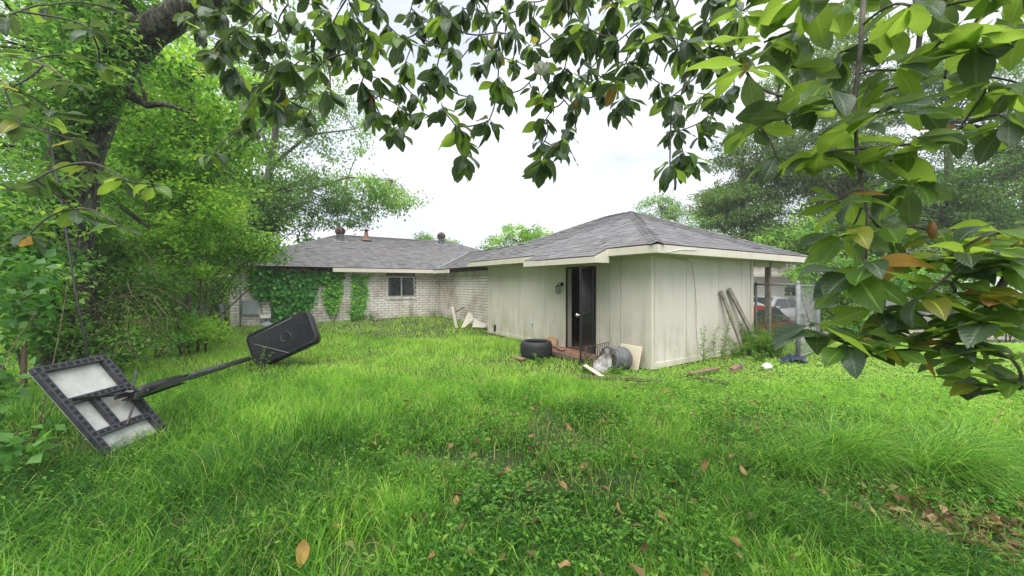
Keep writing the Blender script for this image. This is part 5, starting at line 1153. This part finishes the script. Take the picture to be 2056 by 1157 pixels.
for n, y0, y1, h0, w0, seg in ((60000, 1.2, 3.3, .20, .0066, 3), (92000, 3.3, 6.2, .19, .0085, 2), (96000, 6.2, 11, .15, .012, 2), (46000, 11, 19, .15, .020, 2)):
    x, y = field(n, y0, y1); k = len(x)
    rightside = smooth((x-.2*y-.2)/.8)*smooth((y-4.2)/1.2)                # clover lawn: shorter blades
    longl = smooth((-x-.25*y)/1.2)*smooth((7-y)/3)
    tall = .45+.8*vnoise(x, y, 1.3)**1.5+.5*(vnoise(x, y, .5)-.3)+.7*longl
    h = h0*np.clip(tall, .28, 2.2)*rng.uniform(.5, 1.3, k)*(1-.55*rightside)*(1-.55*np.exp(-((x-3.1)**2+(y-3.1)**2)/.9))
    w = w0*rng.uniform(.6, 1.4, k); az = rng.uniform(0, 6.283, k)+1.2*np.sin(vnoise(x, y, .9)*9)
    lean = np.abs(rng.normal(size=k))*.35; bend = rng.uniform(.4, 2.0, k)
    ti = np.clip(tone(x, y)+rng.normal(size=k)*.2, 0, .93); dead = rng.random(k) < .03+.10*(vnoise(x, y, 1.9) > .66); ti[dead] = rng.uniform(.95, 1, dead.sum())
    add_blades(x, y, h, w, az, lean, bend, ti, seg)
# arching tussocks
def tussock(cx, cy, n, h, azb, spread, r, t0=.35):
    a = rng.uniform(0, 6.283, n); rr = r*np.sqrt(rng.random(n)); x, y = cx+np.cos(a)*rr, cy+np.sin(a)*rr*.7
    az = azb+rng.normal(size=n)*spread; add_blades(x, y, h*rng.uniform(.5, 1.15, n), .0068*rng.uniform(.6, 1.3, n), az, np.abs(rng.normal(size=n))*.35+.15, rng.uniform(1.0, 2.2, n), np.clip(t0+rng.normal(size=n)*.26, 0, .97), 4)
tussock(2.9, 3.3, 1500, .74, -.5, 1.5, .24, .45); tussock(3.55, 3.15, 1300, .72, -.4, 1.1, .22, .48); tussock(2.3, 3.15, 1200, .58, -1.4, 1.6, .25, .38); tussock(4.1, 3.4, 900, .6, -.3, 1.4, .22, .45)
tussock(1.9, 2.5, 1800, .36, -1.7, 1.4, .35, .26); tussock(2.2, 2.15, 1800, .34, -1.5, 1.6, .4, .26); tussock(1.45, 3.6, 1500, .3, -1.6, 1.5, .4, .4)
tussock(-2.4, 3.1, 2400, .42, -1.2, 1.3, .6, .26); tussock(-3.2, 3.6, 2600, .42, -.6, 1.2, .6, .30); tussock(-1.6, 2.6, 2000, .36, -1.5, 1.6, .5, .22); tussock(-2.9, 2.3, 2200, .4, -1, 1.6, .6, .2); tussock(-3.9, 4.6, 1500, .4, .2, 1.5, .5, .35)
x, y = field(420, 1.7, 5); k = len(x)      # dry stalks standing above the green
add_blades(x, y, rng.uniform(.2, .42, k), np.full(k, .0038), rng.uniform(0, 6.283, k), rng.uniform(.1, .7, k), rng.uniform(.2, 1.2, k), rng.uniform(.93, 1, k), 4)
tussock(-1.1, 3.9, 1300, .3, -2, 1.6, .5, .32); tussock(.2, 2.2, 1300, .28, -1.5, 2, .5, .24)
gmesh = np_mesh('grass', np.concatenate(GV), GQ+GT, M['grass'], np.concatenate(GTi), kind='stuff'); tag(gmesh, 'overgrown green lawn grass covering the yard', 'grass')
# low clover and broadleaf cover
P, Dn, Up, S, T = [], [], [], [], []
for n, y0, y1, s0, hh in ((15000, 1.5, 3.6, .022, .13), (30000, 3.6, 7, .024, .10), (24000, 7, 12, .034, .08)):
    x, y = field(n, y0, y1); mid = np.exp(-((x/y+.02)/.5)**2); rs = smooth((x-.2*y)/.8)*smooth((y-3.9)/1.2)
    keep = rng.random(len(x)) < np.clip(.25*mid*(y < 6)+.9*rs+.55*(vnoise(x, y, 1.7) > .55), 0, 1); x, y, rs = x[keep], y[keep], rs[keep]; k = len(x)
    z = hgt(x, y)+hh*rng.uniform(.2, 1.1, k)*(1-.35*rs); a = rng.uniform(0, 6.283, k)
    for j in range(3):
        P.append(np.stack((x, y, z), 1)); aa = a+j*2.1+rng.normal(size=k)*.2; Dn.append(unit(np.stack((np.cos(aa), np.sin(aa), rng.uniform(-.15, .5, k)), 1))); Up.append(unit(np.array((0, 0, 1.))+rng.normal(size=(k, 3))*.25)); S.append(s0*rng.uniform(.6, 1.6, k)); T.append(np.clip(.25+.2*smooth((y-3)/4)+.35*rs+rng.normal(size=k)*.22, 0, 1))
v, f = leaves_geo(np.concatenate(P), np.concatenate(Dn), np.concatenate(Up), np.concatenate(S), .62)
tag(np_mesh('ground_cover', v, f, M['clover'], np.repeat(np.concatenate(T), 4), kind='stuff'), 'low clover and weeds spreading between the grass', 'ground cover')
# upright broadleaf seedlings in the middle foreground
P, Dn, Up, S, T = [], [], [], [], []
x, y = field(2300, 1.8, 6.2, (-.9, .8))
for cx, cy in zip(x, y):
    h = rng.uniform(.1, .26); z0 = hz(cx, cy); m = int(rng.integers(6, 12)); a0 = rng.uniform(0, 6.28); lx, ly = rng.normal(size=2)*.05
    for i in range(m):
        t = (i+1)/m; a = a0+i*2.4; P.append((cx+lx*t, cy+ly*t, z0+h*t)); Dn.append((math.cos(a), math.sin(a), rng.uniform(0, .6))); Up.append((0, 0, 1)); S.append(rng.uniform(.028, .07)*(1.15-.5*t)); T.append(rng.uniform(0, 1))
v, f = leaves_geo(np.array(P, float), unit(np.array(Dn, float)), np.array(Up, float)+rng.normal(size=(len(P), 3))*.15, np.array(S), .5)
tag(np_mesh('weed_seedlings', v, f, M['weed'], np.repeat(np.array(T), 4), kind='stuff'), 'small upright leafy weeds in the middle foreground', 'weeds')
# dead leaves
dv, df = mag_leaf(31); dv2, df2 = mag_leaf(44)
DM = []
for k, (v_, f_) in enumerate((mag_leaf(31), mag_leaf(44), mag_leaf(52))):
    v_ = v_.copy(); v_[:, 2] += .25*np.abs(v_[:, 1])-.12*np.sin(v_[:, 0]*3)
    for mt in ('dead_leaf', 'dead_tan'):
        me = bpy.data.meshes.new('fallen_leaf'); me.from_pydata(v_.tolist(), [], f_); me.materials.append(M[mt]); me.polygons.foreach_set('use_smooth', [True]*len(f_)); DM.append(me)
def lay_leaf(px, py, s, tilt=.4, mi=None, label=None, az=None, hh=.09):
    p = gp(px, py, hh); o = bpy.data.objects.new('fallen_leaf', DM[mi if mi is not None else int(rng.choice([0, 2, 4, 0, 2, 1]))]); col.objects.link(o)
    o.location = Vector((p.x, p.y, hz(p.x, p.y)+hh)); o.rotation_euler = (rng.normal()*tilt, rng.normal()*tilt, rng.uniform(0, 6.28) if az is None else az); o.scale = (s,)*3
    return tag(o, label or 'brown curled fallen leaf lying in the grass', 'leaf', 'fallen leaves in the grass')
o = lay_leaf(600, 1150, .17, 0, 1, 'large tan fallen leaf standing upright at the bottom edge', hh=.10); o.rotation_euler = (R(90), R(-80), R(10)); del o['group']
o = lay_leaf(1413, 950, .12, 0, 0, 'orange-brown fallen leaf standing upright right of centre', hh=.1); o.rotation_euler = (R(95), R(-85), R(0)); del o['group']
o = lay_leaf(1665, 888, .13, .1, 0, 'pale brown fallen leaf lying on top of the large tussock', az=.1, hh=.2); del o['group']
for a, b in tuple((float(rng.uniform(1730, 2040)), float(rng.uniform(1035, 1150))) for _ in range(26)): lay_leaf(a, b, rng.uniform(.07, .12), hh=.04, label='brown fallen leaf in the heap of litter at the lower right')
for a, b in ((1068, 1075), (470, 935), (482, 988), (918, 992), (850, 832), (645, 942), (1322, 1028), (1118, 1128), (1488, 1108), (375, 1010), (385, 1105), (760, 770), (925, 1100), (870, 1105), (1165, 800), (1060, 850), (1075, 865), (1180, 925), (1330, 975), (1290, 870), (1240, 1010), (1640, 990), (1500, 960), (1430, 840), (1395, 835), (1550, 790), (1330, 790), (1020, 930), (1700, 960), (1760, 905), (690, 1060), (560, 1040), (300, 1000), (1550, 1050), (1600, 1120), (1420, 1140), (1150, 860), (1950, 900), (1100, 760), (1210, 840), (1265, 905), (980, 880), (1345, 915), (1385, 1010), (1510, 860), (1120, 960), (780, 900), (530, 960)):
    lay_leaf(a, b, rng.uniform(.07, .12))
P, Dn, Up, S, T = [], [], [], [], []
k = 480; x = 3.0+rng.normal(size=k)*.55; y = 2.42-.2*(x-3.)+rng.normal(size=k)*.25; P = np.stack((x, y, hgt(x, y)+rng.uniform(.0, .05, k)), 1); a = rng.uniform(0, 6.28, k)
k2 = 900; x2, y2 = field(k2, 1.8, 5.2); k2 = len(x2); P = np.concatenate((P, np.stack((x2, y2, hgt(x2, y2)+rng.uniform(.02, .10, k2)), 1))); a = rng.uniform(0, 6.28, len(P)); k = len(P)
v, f = leaves_geo(P, unit(np.stack((np.cos(a), np.sin(a), rng.normal(size=k)*.25), 1)), unit(np.array((0, 0, 1.))+rng.normal(size=(k, 3))*.35), rng.uniform(.05, .13, k), .42, .2)
tag(np_mesh('leaf_litter', v, f, M['dry'], np.repeat(rng.random(k), 4), kind='stuff'), 'dry brown leaf litter on the bare ground at lower right', 'leaf litter')

# ------------------------------------------------------------------ thin haze, added to imitate lens glare and lift the shadows
m = bpy.data.materials.new('glare_haze'); m.use_nodes = True; nt = m.node_tree; nt.nodes.remove(nt.nodes['Principled BSDF'])
pv = nt.nodes.new('ShaderNodeVolumePrincipled'); pv.inputs['Color'].default_value = (.96, .97, 1, 1); pv.inputs['Density'].default_value = .002; pv.inputs['Anisotropy'].default_value = .2
nt.links.new(pv.outputs[0], nt.nodes['Material Output'].inputs['Volume'])
hb_ = MB(); hb_.box((0, 50, 8.6), 196, 196, 20.6); o = hb_.build('haze', m, kind='stuff'); tag(o, 'thin pale haze added over the whole yard to imitate lens glare', 'haze')
